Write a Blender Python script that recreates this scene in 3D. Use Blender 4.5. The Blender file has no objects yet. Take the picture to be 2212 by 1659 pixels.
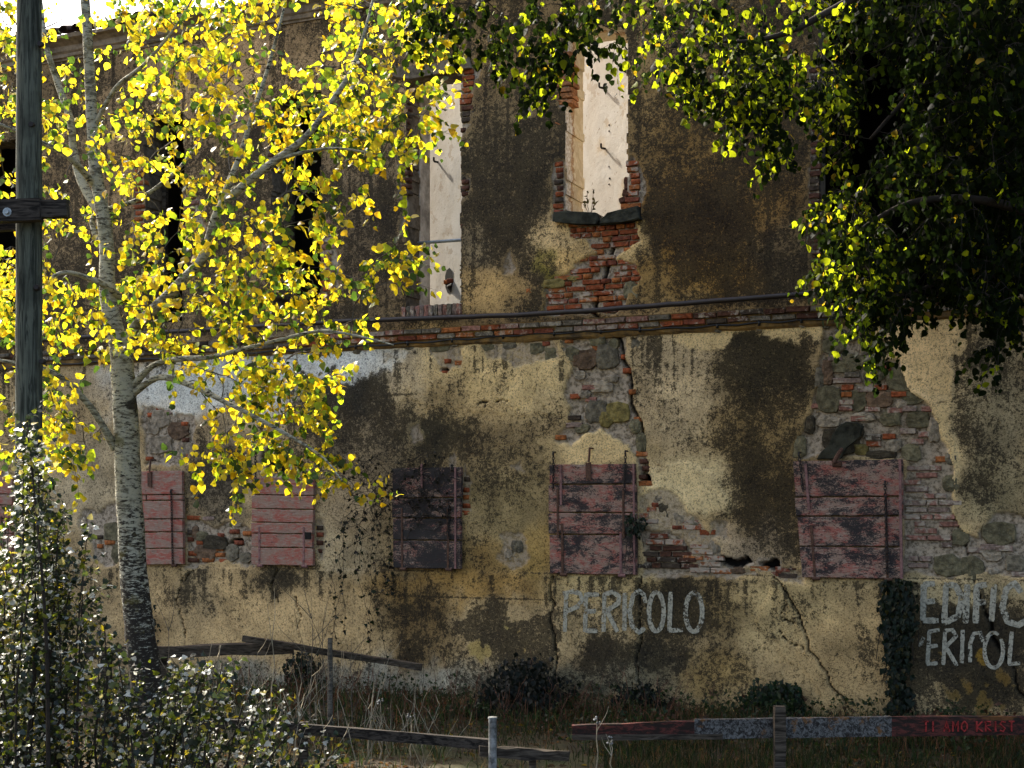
import bpy, math, random
import numpy as np
from mathutils import Vector, Matrix, Euler

rnd = random.Random(7)
rng = np.random.default_rng(7)
scene = bpy.context.scene
col = scene.collection
R = math.radians

# ------------------------------------------------------------------ camera, sky, sun, exposure
F = 1422.2                    # focal length in pixels of a 1024 px wide frame (50 mm)
EYE = 2.27
AL = R(24.0)                  # the facade recedes to the left by this angle
CA, SA = math.cos(AL), math.sin(AL)
D0 = 16.59                    # distance to the facade on the optical axis
KP = 1024 / 2212.0
HORY = 1108.0

cam_d = bpy.data.cameras.new('camera')
cam = bpy.data.objects.new('camera', cam_d)
col.objects.link(cam)
cam.location = (0, 0, EYE)
cam.rotation_euler = (R(90), 0, 0)
cam_d.sensor_width = 36
cam_d.lens = 50
cam_d.shift_y = 0.126
cam_d.clip_end = 2000
scene.camera = cam

SUN_EL = R(42)
sun_behind = R(22)            # the sun stands this far behind the plane of the facade, to the left
hx = -CA * math.cos(sun_behind) + SA * math.sin(sun_behind)
hy = SA * math.cos(sun_behind) + CA * math.sin(sun_behind)
S = Vector((hx * math.cos(SUN_EL), hy * math.cos(SUN_EL), math.sin(SUN_EL))).normalized()
world = bpy.data.worlds.new('World')
scene.world = world
world.use_nodes = True
wn = world.node_tree.nodes
bg = wn['Background']
sky = wn.new('ShaderNodeTexSky')
sky.sky_type = 'NISHITA'
sky.sun_disc = False
sky.sun_elevation = SUN_EL
sky.sun_rotation = math.atan2(hx, hy)
sky.dust_density = 5.0
sky.ozone_density = 0.3
world.node_tree.links.new(sky.outputs[0], bg.inputs[0])
bg.inputs[1].default_value = 0.15
sd = bpy.data.lights.new('sun', 'SUN')
sd.energy = 4.0
sd.angle = R(0.5)
sd.color = (1.0, 0.93, 0.80)
sun = bpy.data.objects.new('sun', sd)
col.objects.link(sun)
sun.rotation_euler = S.to_track_quat('Z', 'Y').to_euler()
sun.location = (-20, 30, 40)

scene.view_settings.view_transform = 'Standard'
scene.view_settings.look = 'None'
scene.view_settings.gamma = 1
scene.view_settings.exposure = 1.70
scene.view_settings.use_curve_mapping = False
scene.render.engine = 'CYCLES'
scene.cycles.use_denoising = True
scene.cycles.max_bounces = 8
scene.cycles.transparent_max_bounces = 12

# ------------------------------------------------------------------ helpers
def lin(c):
    return tuple(((x / 255.0) / 12.92 if x <= 10.3 else ((x / 255.0 + 0.055) / 1.055) ** 2.4) for x in c)

def W(px, py):
    """point on the facade plane -> (s along the wall, z)"""
    u = (px - 1106.0) * KP
    s = u * D0 / (F * CA + SA * u)
    Y = D0 - SA * s
    return s, EYE + (HORY - py) * KP * Y / F

def P(px, py, Y):
    """point at distance Y seen at px, py"""
    return Vector(((px - 1106.0) * KP * Y / F, Y, EYE + (HORY - py) * KP * Y / F))

def wall_world(s, y, z):
    return Vector((CA * s + SA * y, D0 - SA * s + CA * y, z))

def Z5(x, y): return ((850 + x / 2.514) / 1.1573, (640 + y / 2.514) / 1.1573)
def Z6(x, y): return ((1700 + x / 2.514) / 1.1573, (640 + y / 2.514) / 1.1573)
def Z3(x, y): return ((1700 + x / 2.514) / 1.1573, (1260 + y / 2.514) / 1.1573)

class MB:
    def __init__(self): self.v = []; self.f = []
    def add(self, vs, fs):
        n = len(self.v)
        self.v += [tuple(v) for v in vs]
        self.f += [tuple(i + n for i in f) for f in fs]
    def box(self, x0, x1, y0, y1, z0, z1):
        self.add([(x0, y0, z0), (x1, y0, z0), (x1, y1, z0), (x0, y1, z0), (x0, y0, z1), (x1, y0, z1), (x1, y1, z1), (x0, y1, z1)],
                 [(0, 3, 2, 1), (4, 5, 6, 7), (0, 1, 5, 4), (1, 2, 6, 5), (2, 3, 7, 6), (3, 0, 4, 7)])
    def quad(self, a, b, c, d): self.add([a, b, c, d], [(0, 1, 2, 3)])
    def tube(self, pts, rad, n=8, jit=0.0):
        pts = [Vector(p) for p in pts]
        if not hasattr(rad, '__len__'): rad = [rad] * len(pts)
        vs, fs = [], []
        up = None
        for i, p in enumerate(pts):
            a = pts[max(0, i - 1)]; b = pts[min(len(pts) - 1, i + 1)]
            t = (b - a)
            t = t.normalized() if t.length > 1e-9 else Vector((0, 0, 1))
            if up is None:
                up = t.orthogonal().normalized()
            up = (up - t * up.dot(t))
            up = up.normalized() if up.length > 1e-6 else t.orthogonal().normalized()
            w = t.cross(up)
            for k in range(n):
                an = 2 * math.pi * k / n
                r = rad[i] * (1 + jit * (rnd.random() - .5))
                vs.append(p + (up * math.cos(an) + w * math.sin(an)) * r)
        for i in range(len(pts) - 1):
            for k in range(n):
                k2 = (k + 1) % n
                fs.append((i * n + k, i * n + k2, (i + 1) * n + k2, (i + 1) * n + k))
        fs.append(tuple(range(n - 1, -1, -1)))
        m = (len(pts) - 1) * n
        fs.append(tuple(m + k for k in range(n)))
        self.add(vs, fs)
    def build(self, name, mat, parent=None, world=True, smooth=False):
        off = parent.location if (parent is not None and world) else Vector((0, 0, 0))
        me = bpy.data.meshes.new(name)
        me.from_pydata([(v[0] - off[0], v[1] - off[1], v[2] - off[2]) for v in self.v], [], self.f)
        if smooth: me.polygons.foreach_set('use_smooth', [True] * len(me.polygons))
        me.materials.append(mat)
        return link(name, me, parent)

def link(name, me, parent=None):
    o = bpy.data.objects.new(name, me)
    col.objects.link(o)
    if parent is not None: o.parent = parent
    return o

def empty(name, loc, label=None, cat=None, group=None):
    o = bpy.data.objects.new(name, None)
    o.empty_display_size = 0.2
    col.objects.link(o)
    o.location = loc
    tag(o, label, cat, group)
    return o

def tag(o, label=None, cat=None, group=None, kind=None):
    if label: o['label'] = label
    if cat: o['category'] = cat
    if group: o['group'] = group
    if kind: o['kind'] = kind
    return o

def np_mesh(name, V, quads=None, tris=None, attrs=None, mat=None, parent=None, smooth=False):
    me = bpy.data.meshes.new(name)
    nq = 0 if quads is None else len(quads)
    nt = 0 if tris is None else len(tris)
    me.vertices.add(len(V))
    me.vertices.foreach_set('co', np.ascontiguousarray(V, dtype=np.float32).ravel())
    lv = []; ls = []; lt = []
    if nq:
        lv.append(np.asarray(quads).ravel()); lt.append(np.full(nq, 4))
    if nt:
        lv.append(np.asarray(tris).ravel()); lt.append(np.full(nt, 3))
    lv = np.concatenate(lv).astype(np.int32); lt = np.concatenate(lt).astype(np.int32)
    ls = np.concatenate([[0], np.cumsum(lt)[:-1]]).astype(np.int32)
    me.loops.add(len(lv)); me.loops.foreach_set('vertex_index', lv)
    me.polygons.add(len(lt)); me.polygons.foreach_set('loop_start', ls)
    try: me.polygons.foreach_set('loop_total', lt)
    except Exception: pass
    if smooth: me.polygons.foreach_set('use_smooth', np.ones(len(lt), dtype=bool))
    for k, a in (attrs or {}).items():
        at = me.attributes.new(k, 'FLOAT_COLOR', 'POINT')
        c = np.ones((len(V), 4), dtype=np.float32); c[:, :a.shape[1]] = a
        at.data.foreach_set('color', c.ravel())
    me.update(calc_edges=True)
    me.validate()
    if mat: me.materials.append(mat)
    return link(name, me, parent)

def lattice(shape_xy, X, Y, scale, seed):
    """smooth value noise sampled at X, Y (arrays), feature size = scale"""
    r = np.random.default_rng(seed)
    T = r.random((128, 128))
    x = X / scale; y = Y / scale
    xi = np.floor(x).astype(int); yi = np.floor(y).astype(int)
    fx = x - xi; fy = y - yi
    fx = fx * fx * (3 - 2 * fx); fy = fy * fy * (3 - 2 * fy)
    a = T[yi % 128, xi % 128]; b = T[yi % 128, (xi + 1) % 128]
    c = T[(yi + 1) % 128, xi % 128]; d = T[(yi + 1) % 128, (xi + 1) % 128]
    return (a * (1 - fx) + b * fx) * (1 - fy) + (c * (1 - fx) + d * fx) * fy

def fbm(X, Y, scale, seed, octv=4, rough=.5):
    t = 0; a = 1; n = 0
    for o in range(octv):
        t = t + a * lattice(None, X + 17.3 * o, Y - 9.1 * o, scale / (2 ** o), seed + o)
        n += a; a *= rough
    return t / n

def poly_sd(X, Y, poly):
    """signed distance to polygon, negative inside"""
    poly = np.asarray(poly, float)
    d = np.full(X.shape, 1e18); inside = np.zeros(X.shape, bool)
    n = len(poly)
    for i in range(n):
        x0, y0 = poly[i]; x1, y1 = poly[(i + 1) % n]
        dx, dy = x1 - x0, y1 - y0
        t = np.clip(((X - x0) * dx + (Y - y0) * dy) / (dx * dx + dy * dy + 1e-12), 0, 1)
        d = np.minimum(d, (X - x0 - t * dx) ** 2 + (Y - y0 - t * dy) ** 2)
        c = ((y0 > Y) != (y1 > Y)) & (X < (x1 - x0) * (Y - y0) / ((y1 - y0) if y1 != y0 else 1e-12) + x0)
        inside ^= c
    d = np.sqrt(d)
    return np.where(inside, -d, d)

def line_d(X, Y, pts):
    d = np.full(X.shape, 1e18)
    for (x0, y0), (x1, y1) in zip(pts[:-1], pts[1:]):
        dx, dy = x1 - x0, y1 - y0
        t = np.clip(((X - x0) * dx + (Y - y0) * dy) / (dx * dx + dy * dy + 1e-12), 0, 1)
        d = np.minimum(d, (X - x0 - t * dx) ** 2 + (Y - y0 - t * dy) ** 2)
    return np.sqrt(d)

def sstep(a, b, x):
    t = np.clip((x - a) / (b - a), 0, 1)
    return t * t * (3 - 2 * t)

# ------------------------------------------------------------------ materials
class NT:
    def __init__(self, name):
        self.m = bpy.data.materials.new(name); self.m.use_nodes = True
        self.nt = self.m.node_tree; self.n = self.nt.nodes; self.l = self.nt.links
        self.b = self.n['Principled BSDF']; self.out = self.n['Material Output']
        self.b.inputs['Roughness'].default_value = 0.9
        self.b.inputs['Specular IOR Level'].default_value = 0.15
        self.co = None
    def coord(self, kind='Object', scale=None):
        t = self.n.new('ShaderNodeTexCoord')
        o = t.outputs[kind]
        if scale:
            mp = self.n.new('ShaderNodeMapping'); mp.inputs['Scale'].default_value = scale
            self.l.new(o, mp.inputs[0]); o = mp.outputs[0]
        return o
    def link(self, a, b): self.l.new(a, b)
    def noise(self, co, scale, detail=4, rough=.55, dist=0.0):
        t = self.n.new('ShaderNodeTexNoise')
        t.inputs['Scale'].default_value = scale; t.inputs['Detail'].default_value = detail
        t.inputs['Roughness'].default_value = rough; t.inputs['Distortion'].default_value = dist
        if co is not None: self.l.new(co, t.inputs['Vector'])
        return t.outputs['Fac']
    def voro(self, co, scale, feat='DISTANCE_TO_EDGE'):
        t = self.n.new('ShaderNodeTexVoronoi'); t.feature = feat
        t.inputs['Scale'].default_value = scale
        if co is not None: self.l.new(co, t.inputs['Vector'])
        return t.outputs['Distance']
    def math(self, op, a, b=None, c=None):
        t = self.n.new('ShaderNodeMath'); t.operation = op
        for i, x in enumerate((a, b, c)):
            if x is None: continue
            if isinstance(x, (int, float)): t.inputs[i].default_value = x
            else: self.l.new(x, t.inputs[i])
        return t.outputs[0]
    def rng(self, x, a, b, c=0.0, d=1.0):
        t = self.n.new('ShaderNodeMapRange'); t.interpolation_type = 'SMOOTHSTEP'
        for i, v in ((1, a), (2, b), (3, c), (4, d)): t.inputs[i].default_value = v
        self.l.new(x, t.inputs[0]); return t.outputs[0]
    def mix(self, f, a, b, mode='MIX'):
        t = self.n.new('ShaderNodeMix'); t.data_type = 'RGBA'; t.blend_type = mode
        for i, x in ((0, f), (6, a), (7, b)):
            if isinstance(x, (int, float)): t.inputs[i].default_value = x
            elif isinstance(x, tuple): t.inputs[i].default_value = (x[0], x[1], x[2], 1)
            else: self.l.new(x, t.inputs[i])
        return t.outputs[2]
    def attr(self, name):
        t = self.n.new('ShaderNodeAttribute'); t.attribute_name = name; return t
    def objinfo(self): return self.n.new('ShaderNodeObjectInfo')
    def sep(self, c):
        t = self.n.new('ShaderNodeSeparateColor'); self.l.new(c, t.inputs[0]); return t.outputs
    def gain(self, c, f):
        t = self.n.new('ShaderNodeVectorMath'); t.operation = 'SCALE'
        self.l.new(c, t.inputs[0])
        if isinstance(f, (int, float)): t.inputs['Scale'].default_value = f
        else: self.l.new(f, t.inputs['Scale'])
        return t.outputs[0]
    def bump(self, h, strength=.5, dist=.01, prev=None):
        t = self.n.new('ShaderNodeBump'); t.inputs['Strength'].default_value = strength
        t.inputs['Distance'].default_value = dist
        self.l.new(h, t.inputs['Height'])
        if prev is not None: self.l.new(prev, t.inputs['Normal'])
        return t.outputs[0]
    def base(self, c):
        if isinstance(c, tuple): self.b.inputs['Base Color'].default_value = (c[0], c[1], c[2], 1)
        else: self.l.new(c, self.b.inputs['Base Color'])
    def normal(self, n): self.l.new(n, self.b.inputs['Normal'])

def simple(name, c, rough=.9, nscale=20, var=.5, bump=.4, bd=.006, spec=.15, metal=0.0, c2=None, stretch=None, coord='Object'):
    a = NT(name)
    co = a.coord(coord, stretch)
    n = a.noise(co, nscale, 6, .65)
    n2 = a.noise(co, nscale * .23, 3, .5)
    v = a.math('ADD', a.math('MULTIPLY', n, .6), a.math('MULTIPLY', n2, .4))
    f = a.rng(v, .36, .64)
    if c2 is None: c2 = tuple(x * (1 - var) for x in c)
    a.base(a.mix(f, c2, c))
    a.b.inputs['Roughness'].default_value = rough
    a.b.inputs['Metallic'].default_value = metal
    a.b.inputs['Specular IOR Level'].default_value = spec
    if bump: a.normal(a.bump(v, bump, bd))
    return a.m

def mk_plaster():
    a = NT('old_plaster')
    co = a.coord()
    tone = a.attr('tone').outputs['Color']
    ms = a.sep(a.attr('mask').outputs['Color'])
    n1 = a.noise(co, 22, 8, .72)
    n2 = a.noise(co, 75, 4, .6)
    n3 = a.noise(co, 3.2, 5, .6)
    n4 = a.noise(co, 9, 5, .65, .6)
    speck = a.math('ADD', a.math('ADD', a.math('MULTIPLY', n1, .5), a.math('MULTIPLY', n2, .28)), a.math('MULTIPLY', n4, .22))
    val = a.math('ADD', ms[0], a.math('MULTIPLY', a.math('SUBTRACT', speck, .5), 4.2))
    fac = a.rng(val, .40, .66)
    var = a.math('ADD', a.math('MULTIPLY', n3, .8), .62)
    base = a.gain(tone, var)
    # thin warm / cool drift
    base = a.mix(a.rng(n4, .42, .68, 0, .35), base, a.gain(base, .62))
    dark = a.mix(a.rng(n3, .35, .65), (0.014, 0.012, 0.009), (0.036, 0.028, 0.015))
    dark = a.mix(.07, dark, tone)
    c = a.mix(a.math('MULTIPLY', fac, .93), base, dark)
    gr = a.noise(co, 48, 6, .75, .8)
    c = a.mix(a.rng(gr, .49, .60, 0, .85), c, a.gain(c, .22))
    c = a.mix(a.rng(a.noise(co, 34, 5, .7, .5), .56, .66, 0, .5), c, a.gain(tone, 1.25))
    fl = a.noise(co, 120, 2, .5)
    c = a.mix(a.rng(fl, .63, .72, 0, .4), c, a.gain(tone, 1.3))
    # fine hairline crazing
    vo = a.voro(co, 5.5)
    wv = a.rng(a.noise(co, 2.2, 2, .5), .5, .62)
    c = a.mix(a.math('MULTIPLY', a.rng(vo, .0, .012, .55, 0), wv), c, (0.02, 0.017, 0.012))
    # exposed bedding mortar
    mo = a.mix(a.rng(n1, .36, .60), (0.11, 0.085, 0.055), (0.42, 0.34, 0.25))
    c = a.mix(ms[1], c, mo)
    c = a.mix(ms[2], c, (0.006, 0.005, 0.004))
    a.base(c)
    h = a.math('ADD', a.math('MULTIPLY', n1, .6), a.math('MULTIPLY', n2, .4))
    a.normal(a.bump(a.math('MULTIPLY_ADD', n4, .7, h), .85, .014))
    return a.m

def mk_brick():
    a = NT('old_brick')
    co = a.coord('Generated')
    oi = a.objinfo()
    g = a.n.new('ShaderNodeNewGeometry')
    n = a.noise(g.outputs['Position'], 30, 6, .65)
    n2 = a.noise(g.outputs['Position'], 11, 5, .7, .5)
    c = a.mix(a.rng(n, .35, .65), a.gain(oi.outputs['Color'], .45), oi.outputs['Color'])
    thr = a.math('ADD', a.math('MULTIPLY', oi.outputs['Alpha'], .5), n2)
    c = a.mix(a.rng(thr, .72, .86, 0, .85), c, (0.36, 0.31, 0.24))
    a.base(c)
    a.normal(a.bump(n, .8, .01))
    return a.m

def mk_stone():
    a = NT('field_stone')
    oi = a.objinfo()
    g = a.n.new('ShaderNodeNewGeometry')
    n = a.noise(g.outputs['Position'], 14, 7, .68)
    n2 = a.noise(g.outputs['Position'], 55, 4, .6)
    c = a.mix(a.rng(n, .35, .66), a.gain(oi.outputs['Color'], .38), oi.outputs['Color'])
    c = a.mix(a.rng(n2, .62, .74, 0, .6), c, (0.30, 0.27, 0.2))
    a.base(c)
    a.normal(a.bump(a.math('ADD', n, a.math('MULTIPLY', n2, .5)), .9, .02))
    return a.m

def mk_shutter(name, red, darkamt):
    a = NT(name)
    g = a.n.new('ShaderNodeNewGeometry')
    oi = a.objinfo()
    ad = a.n.new('ShaderNodeVectorMath'); ad.operation = 'ADD'
    sc_ = a.n.new('ShaderNodeVectorMath'); sc_.operation = 'SCALE'
    cmb = a.n.new('ShaderNodeCombineXYZ')
    for i in range(3): a.link(oi.outputs['Random'], cmb.inputs[i])
    a.link(cmb.outputs[0], sc_.inputs[0]); sc_.inputs['Scale'].default_value = 9
    a.link(a.coord('Object'), ad.inputs[0]); a.link(sc_.outputs[0], ad.inputs[1])
    mp = a.n.new('ShaderNodeMapping'); mp.inputs['Scale'].default_value = (1, 1, 5.5)
    a.link(ad.outputs[0], mp.inputs[0])
    grain = a.noise(mp.outputs[0], 11, 8, .7)
    mp2 = a.n.new('ShaderNodeMapping'); mp2.inputs['Scale'].default_value = (1, 1, 2.0)
    a.link(ad.outputs[0], mp2.inputs[0])
    bl = a.noise(mp2.outputs[0], 5, 8, .75, .3)
    fine = a.noise(mp2.outputs[0], 60, 4, .75)
    sc2 = a.noise(mp.outputs[0], 34, 4, .7)
    c = a.mix(a.rng(a.math('ADD', a.math('MULTIPLY', bl, .7), a.math('MULTIPLY', fine, .3)), .46, .56), (0.25, 0.165, 0.125), red)
    c = a.mix(a.rng(grain, .50, .62, 0, .7), c, (0.32, 0.255, 0.205))
    bd = a.noise(mp2.outputs[0], 3.0, 9, .78, .4)
    v = a.math('ADD', a.math('ADD', a.math('MULTIPLY', bd, .55), a.math('MULTIPLY', fine, .25)), a.math('MULTIPLY', sc2, .2))
    c = a.mix(a.rng(v, .60 - darkamt, .645 - darkamt, 0, .95), c, (0.017, 0.0185, 0.020))
    c = a.mix(a.rng(grain, .34, .40, .8, 0), c, (0.05, 0.04, 0.042))
    kn = a.n.new('ShaderNodeTexVoronoi'); kn.inputs['Scale'].default_value = 4.2
    a.link(mp2.outputs[0], kn.inputs['Vector'])
    c = a.mix(a.rng(kn.outputs['Distance'], .035, .075, .85, 0), c, (0.05, 0.035, 0.03))
    a.base(c)
    a.b.inputs['Roughness'].default_value = .8
    a.normal(a.bump(a.math('ADD', grain, a.math('MULTIPLY', fine, .4)), .8, .006))
    return a.m

def mk_wood(name, c1, c2, rings=False, vertical=True, scale=9):
    a = NT(name)
    co = a.coord('Object', (1, 1, .07) if vertical else (.07, 1, 1))
    n = a.noise(co, scale * 4, 6, .65, 1.2)
    n2 = a.noise(a.coord('Object'), 3, 4, .6)
    c = a.mix(a.rng(n, .38, .6), c1, c2)
    c = a.mix(a.rng(n2, .4, .7, 0, .5), c, tuple(x * .4 for x in c1))
    a.base(c)
    a.normal(a.bump(n, .8, .008))
    return a.m

def mk_leaf(name, trans=1.0, spec=.35, rough=.42, white_back=False):
    """two sided leaf: colour from the leaf's own attribute, light passes through the blade"""
    a = NT(name)
    col_ = a.attr('leaf').outputs['Color']
    n = a.noise(a.coord('Object'), 60, 3, .6)
    c = a.mix(a.rng(n, .35, .65, 0, .35), col_, a.gain(col_, .6))
    if white_back:
        g = a.n.new('ShaderNodeNewGeometry')
        c = a.mix(a.math('MULTIPLY', g.outputs['Backfacing'], .10), c, (0.40, 0.42, 0.36))
    a.base(a.gain(c, .42) if not white_back else c)
    a.b.inputs['Roughness'].default_value = rough
    a.b.inputs['Specular IOR Level'].default_value = spec
    tr = a.n.new('ShaderNodeBsdfTranslucent')
    sat = a.n.new('ShaderNodeGamma'); sat.inputs[1].default_value = 1.0
    a.link(col_, sat.inputs[0])
    a.link(a.gain(sat.outputs[0], trans), tr.inputs[0])
    mx = a.n.new('ShaderNodeMixShader'); mx.inputs[0].default_value = .5
    a.link(a.b.outputs[0], mx.inputs[1]); a.link(tr.outputs[0], mx.inputs[2])
    a.link(mx.outputs[0], a.out.inputs[0])
    return a.m

def mk_bark():
    a = NT('poplar_bark')
    co = a.coord('Object', (1, 1, 3.2))
    n = a.noise(co, 9, 7, .7, .3)
    g = a.coord('Object')
    big = a.noise(g, 2.2, 4, .6)
    z = a.n.new('ShaderNodeSeparateXYZ'); a.link(g, z.inputs[0])
    low = a.rng(z.outputs[2], .6, 2.9, .16, 0)
    v = a.math('ADD', a.math('MULTIPLY', n, .75), a.math('MULTIPLY', big, .25))
    c = a.mix(a.rng(v, .42, .52), (0.13, 0.12, 0.09), (0.36, 0.35, 0.28))
    blk = a.math('ADD', a.noise(co, 15, 6, .75), low)
    c = a.mix(a.rng(blk, .53, .60), c, (0.025, 0.021, 0.017))
    vo_ = a.n.new('ShaderNodeTexVoronoi'); vo_.inputs['Scale'].default_value = 1.6; a.link(a.coord('Object', (1, 1, 1.4)), vo_.inputs['Vector'])
    c = a.mix(a.rng(a.math('ADD', vo_.outputs['Distance'], a.math('MULTIPLY', n, .25)), .24, .30, .9, 0), c, (0.02, 0.017, 0.014))
    moss = a.noise(g, 4, 5, .65)
    c = a.mix(a.rng(moss, .58, .68, 0, .7), c, (0.09, 0.075, 0.02))
    a.base(c)
    a.normal(a.bump(a.math('ADD', v, blk), .9, .012))
    return a.m

def mk_paint_text(name, c, cover):
    a = NT(name)
    co = a.coord()
    n = a.noise(co, 38, 6, .7)
    n2 = a.noise(co, 6, 4, .6)
    v = a.math('ADD', a.math('MULTIPLY', n, .5), a.math('MULTIPLY', n2, .5))
    a.base(a.mix(a.rng(n, .4, .6), tuple(x * .55 for x in c), c))
    tr = a.n.new('ShaderNodeBsdfTransparent')
    mx = a.n.new('ShaderNodeMixShader')
    a.link(a.rng(v, cover - .06, cover + .06), mx.inputs[0])
    a.link(tr.outputs[0], mx.inputs[1]); a.link(a.b.outputs[0], mx.inputs[2])
    a.link(mx.outputs[0], a.out.inputs[0])
    return a.m

def mk_jamb():
    a = NT('cream_jamb_plaster')
    co = a.coord()
    sp = a.n.new('ShaderNodeSeparateXYZ'); a.link(co, sp.inputs[0])
    n = a.noise(co, 7, 7, .7, .6); n2 = a.noise(co, 30, 5, .7)
    c = a.mix(a.rng(n, .4, .6), (0.50, 0.40, 0.26), (0.62, 0.53, 0.37))
    yw = a.math('ADD', sp.outputs[1], a.math('MULTIPLY', a.math('SUBTRACT', n, .5), .34))
    c = a.mix(a.rng(yw, .20, .22, 1, 0), c, a.mix(a.rng(n2, .42, .6), (0.42, 0.33, 0.22), (0.72, 0.66, 0.56)))
    edge = a.math('SUBTRACT', 1.0, a.rng(a.math('ABSOLUTE', a.math('SUBTRACT', yw, .22)), .018, .05))
    c = a.mix(a.math('MULTIPLY', edge, .8), c, a.mix(a.rng(n2, .4, .6), (0.22, 0.10, 0.045), (0.42, 0.24, 0.10)))
    a.base(c)
    a.normal(a.bump(a.math('ADD', n, a.math('MULTIPLY', yw, 2.0)), .8, .02))
    return a.m

def mk_ground():
    a = NT('leaf_strewn_soil')
    co = a.coord()
    n = a.noise(co, 1.3, 6, .65)
    n2 = a.noise(co, 25, 6, .7)
    c = a.mix(a.rng(n, .4, .62), (0.035, 0.026, 0.017), (0.065, 0.055, 0.03))
    c = a.mix(a.rng(n2, .5, .68, 0, .7), c, (0.09, 0.065, 0.035))
    g = a.noise(co, .5, 4, .6)
    c = a.mix(a.rng(g, .5, .65, 0, .6), c, (0.03, 0.045, 0.015))
    a.base(c)
    a.normal(a.bump(n2, .9, .03))
    return a.m

def mk_inner():
    a = NT('limewashed_inner_plaster')
    co = a.coord()
    n = a.noise(co, 2.3, 7, .65, .4)
    n2 = a.noise(co, 18, 6, .7)
    c = a.mix(a.rng(n, .35, .65), (0.40, 0.365, 0.315), (0.47, 0.445, 0.405))
    fk = a.noise(co, 3.4, 8, .62)
    c = a.mix(a.rng(fk, .60, .61, 0, .7), c, (0.33, 0.28, 0.22))
    c = a.mix(a.rng(a.noise(co, 26, 3, .6), .66, .70, 0, .8), c, (0.2, 0.16, 0.12))
    c = a.mix(a.rng(a.noise(co, 1.7, 5, .6), .56, .68, 0, .5), c, (0.40, 0.31, 0.20))
    c = a.mix(a.rng(n2, .62, .74, 0, .35), c, (0.28, 0.23, 0.18))
    vo = a.voro(co, 3.2)
    c = a.mix(a.rng(vo, 0, .010, .35, 0), c, (0.3, 0.25, 0.2))
    a.base(c)
    a.normal(a.bump(a.math('ADD', n, n2), .4, .01))
    return a.m

M = dict(
    plaster=mk_plaster(), brick=mk_brick(), stone=mk_stone(), inner=mk_inner(),
    sh_red=mk_shutter('faded_red_boards', (0.30, 0.085, 0.062), .035),
    sh_mix=mk_shutter('flaking_red_and_black_boards', (0.29, 0.09, 0.068), .122),
    sh_dark=mk_shutter('blackened_boards', (0.22, 0.08, 0.065), .160),
    trim=simple('pinkish_trim_wood', (0.26, 0.14, 0.13), .85, 40, .5),
    iron=simple('rusty_iron', (0.11, 0.055, 0.035), .85, 60, .65, spec=.3),
    black_iron=simple('black_iron', (0.018, 0.014, 0.013), .7, 60, .4, spec=.3),
    pipe=simple('dark_brown_pipe', (0.022, 0.015, 0.014), .55, 12, .4, spec=.4),
    cable=simple('black_cable', (0.012, 0.012, 0.013), .5, 12, .3, spec=.4),
    galv=simple('galvanised_pipe', (0.30, 0.33, 0.34), .45, 30, .4, spec=.5, metal=.6),
    lintel=simple('weathered_lintel_stone', (0.19, 0.15, 0.105), .95, 14, .7, bump=.8, bd=.02),
    mossy=simple('mossy_black_stone', (0.045, 0.045, 0.032), .95, 14, .75, bump=.9, bd=.03),
    ochre=simple('ochre_mortar_fillet', (0.25, 0.15, 0.05), .95, 9, .75, bump=.8, bd=.02, c2=(0.06, 0.045, 0.03)),
    black_room=simple('shade_black_plaster', (0.004, 0.0035, 0.003), 1.0, 6, .5, bump=.2, spec=0.0),  # near-black colour stands in for the loggia's deep shade
    dark_room=simple('shade_dark_plaster', (0.02, 0.018, 0.016), .95, 6, .5, bump=.2),  # dark colour stands in for shade inside rooms and holes
    pale_jamb=mk_jamb(),
    white_jamb=simple('pale_jamb_plaster', (0.62, 0.57, 0.50), .95, 3.5, .3, bump=.5, bd=.015, c2=(0.16, 0.14, 0.12)),
    tile=simple('clay_roof_tile', (0.05, 0.03, 0.022), .95, 12, .7),
    cornice=simple('cornice_plaster', (0.30, 0.23, 0.16), .95, 12, .55, bump=.8, bd=.015),
    pole=mk_wood('weathered_pole_wood', (0.022, 0.025, 0.019), (0.088, 0.095, 0.072)),
    arm=mk_wood('black_crossarm_wood', (0.008, 0.007, 0.006), (0.06, 0.05, 0.04), vertical=False),
    beam=mk_wood('rotten_beam_wood', (0.018, 0.014, 0.010), (0.085, 0.068, 0.05), vertical=False),
    grey_rail=mk_wood('grey_rail_wood', (0.05, 0.045, 0.038), (0.16, 0.14, 0.11), vertical=False),
    bark=mk_bark(),
    twig=simple('grey_brown_twig_bark', (0.14, 0.115, 0.085), .9, 30, .6),
    dark_twig=simple('dark_twig_bark', (0.035, 0.027, 0.02), .9, 30, .5),
    dry=simple('dry_straw_stem', (0.34, 0.29, 0.2), .9, 30, .5),
    dead_red=simple('dead_reddish_stem', (0.13, 0.06, 0.035), .9, 30, .5),
    leaf=mk_leaf('poplar_leaf_blade', 1.75, .35, .42),
    leaf_dark=mk_leaf('dark_tree_leaf_blade', 1.5, .04, .55),
    leaf_white=mk_leaf('white_poplar_leaf_blade', 1.1, .5, .34, True),
    ivy=mk_leaf('ivy_leaf_blade', .5, .3, .5),
    grass=mk_leaf('grass_blade', .9, .2, .6),
    soil=mk_ground(),
    letter=mk_paint_text('worn_grey_white_paint', (0.38, 0.355, 0.275), .435),
    graf=mk_paint_text('red_scrawl_paint', (0.30, 0.035, 0.03), .44),
    pvc=simple('dirty_white_post_paint', (0.32, 0.32, 0.30), .7, 14, .5, c2=(0.04, 0.04, 0.036)),
)

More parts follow.
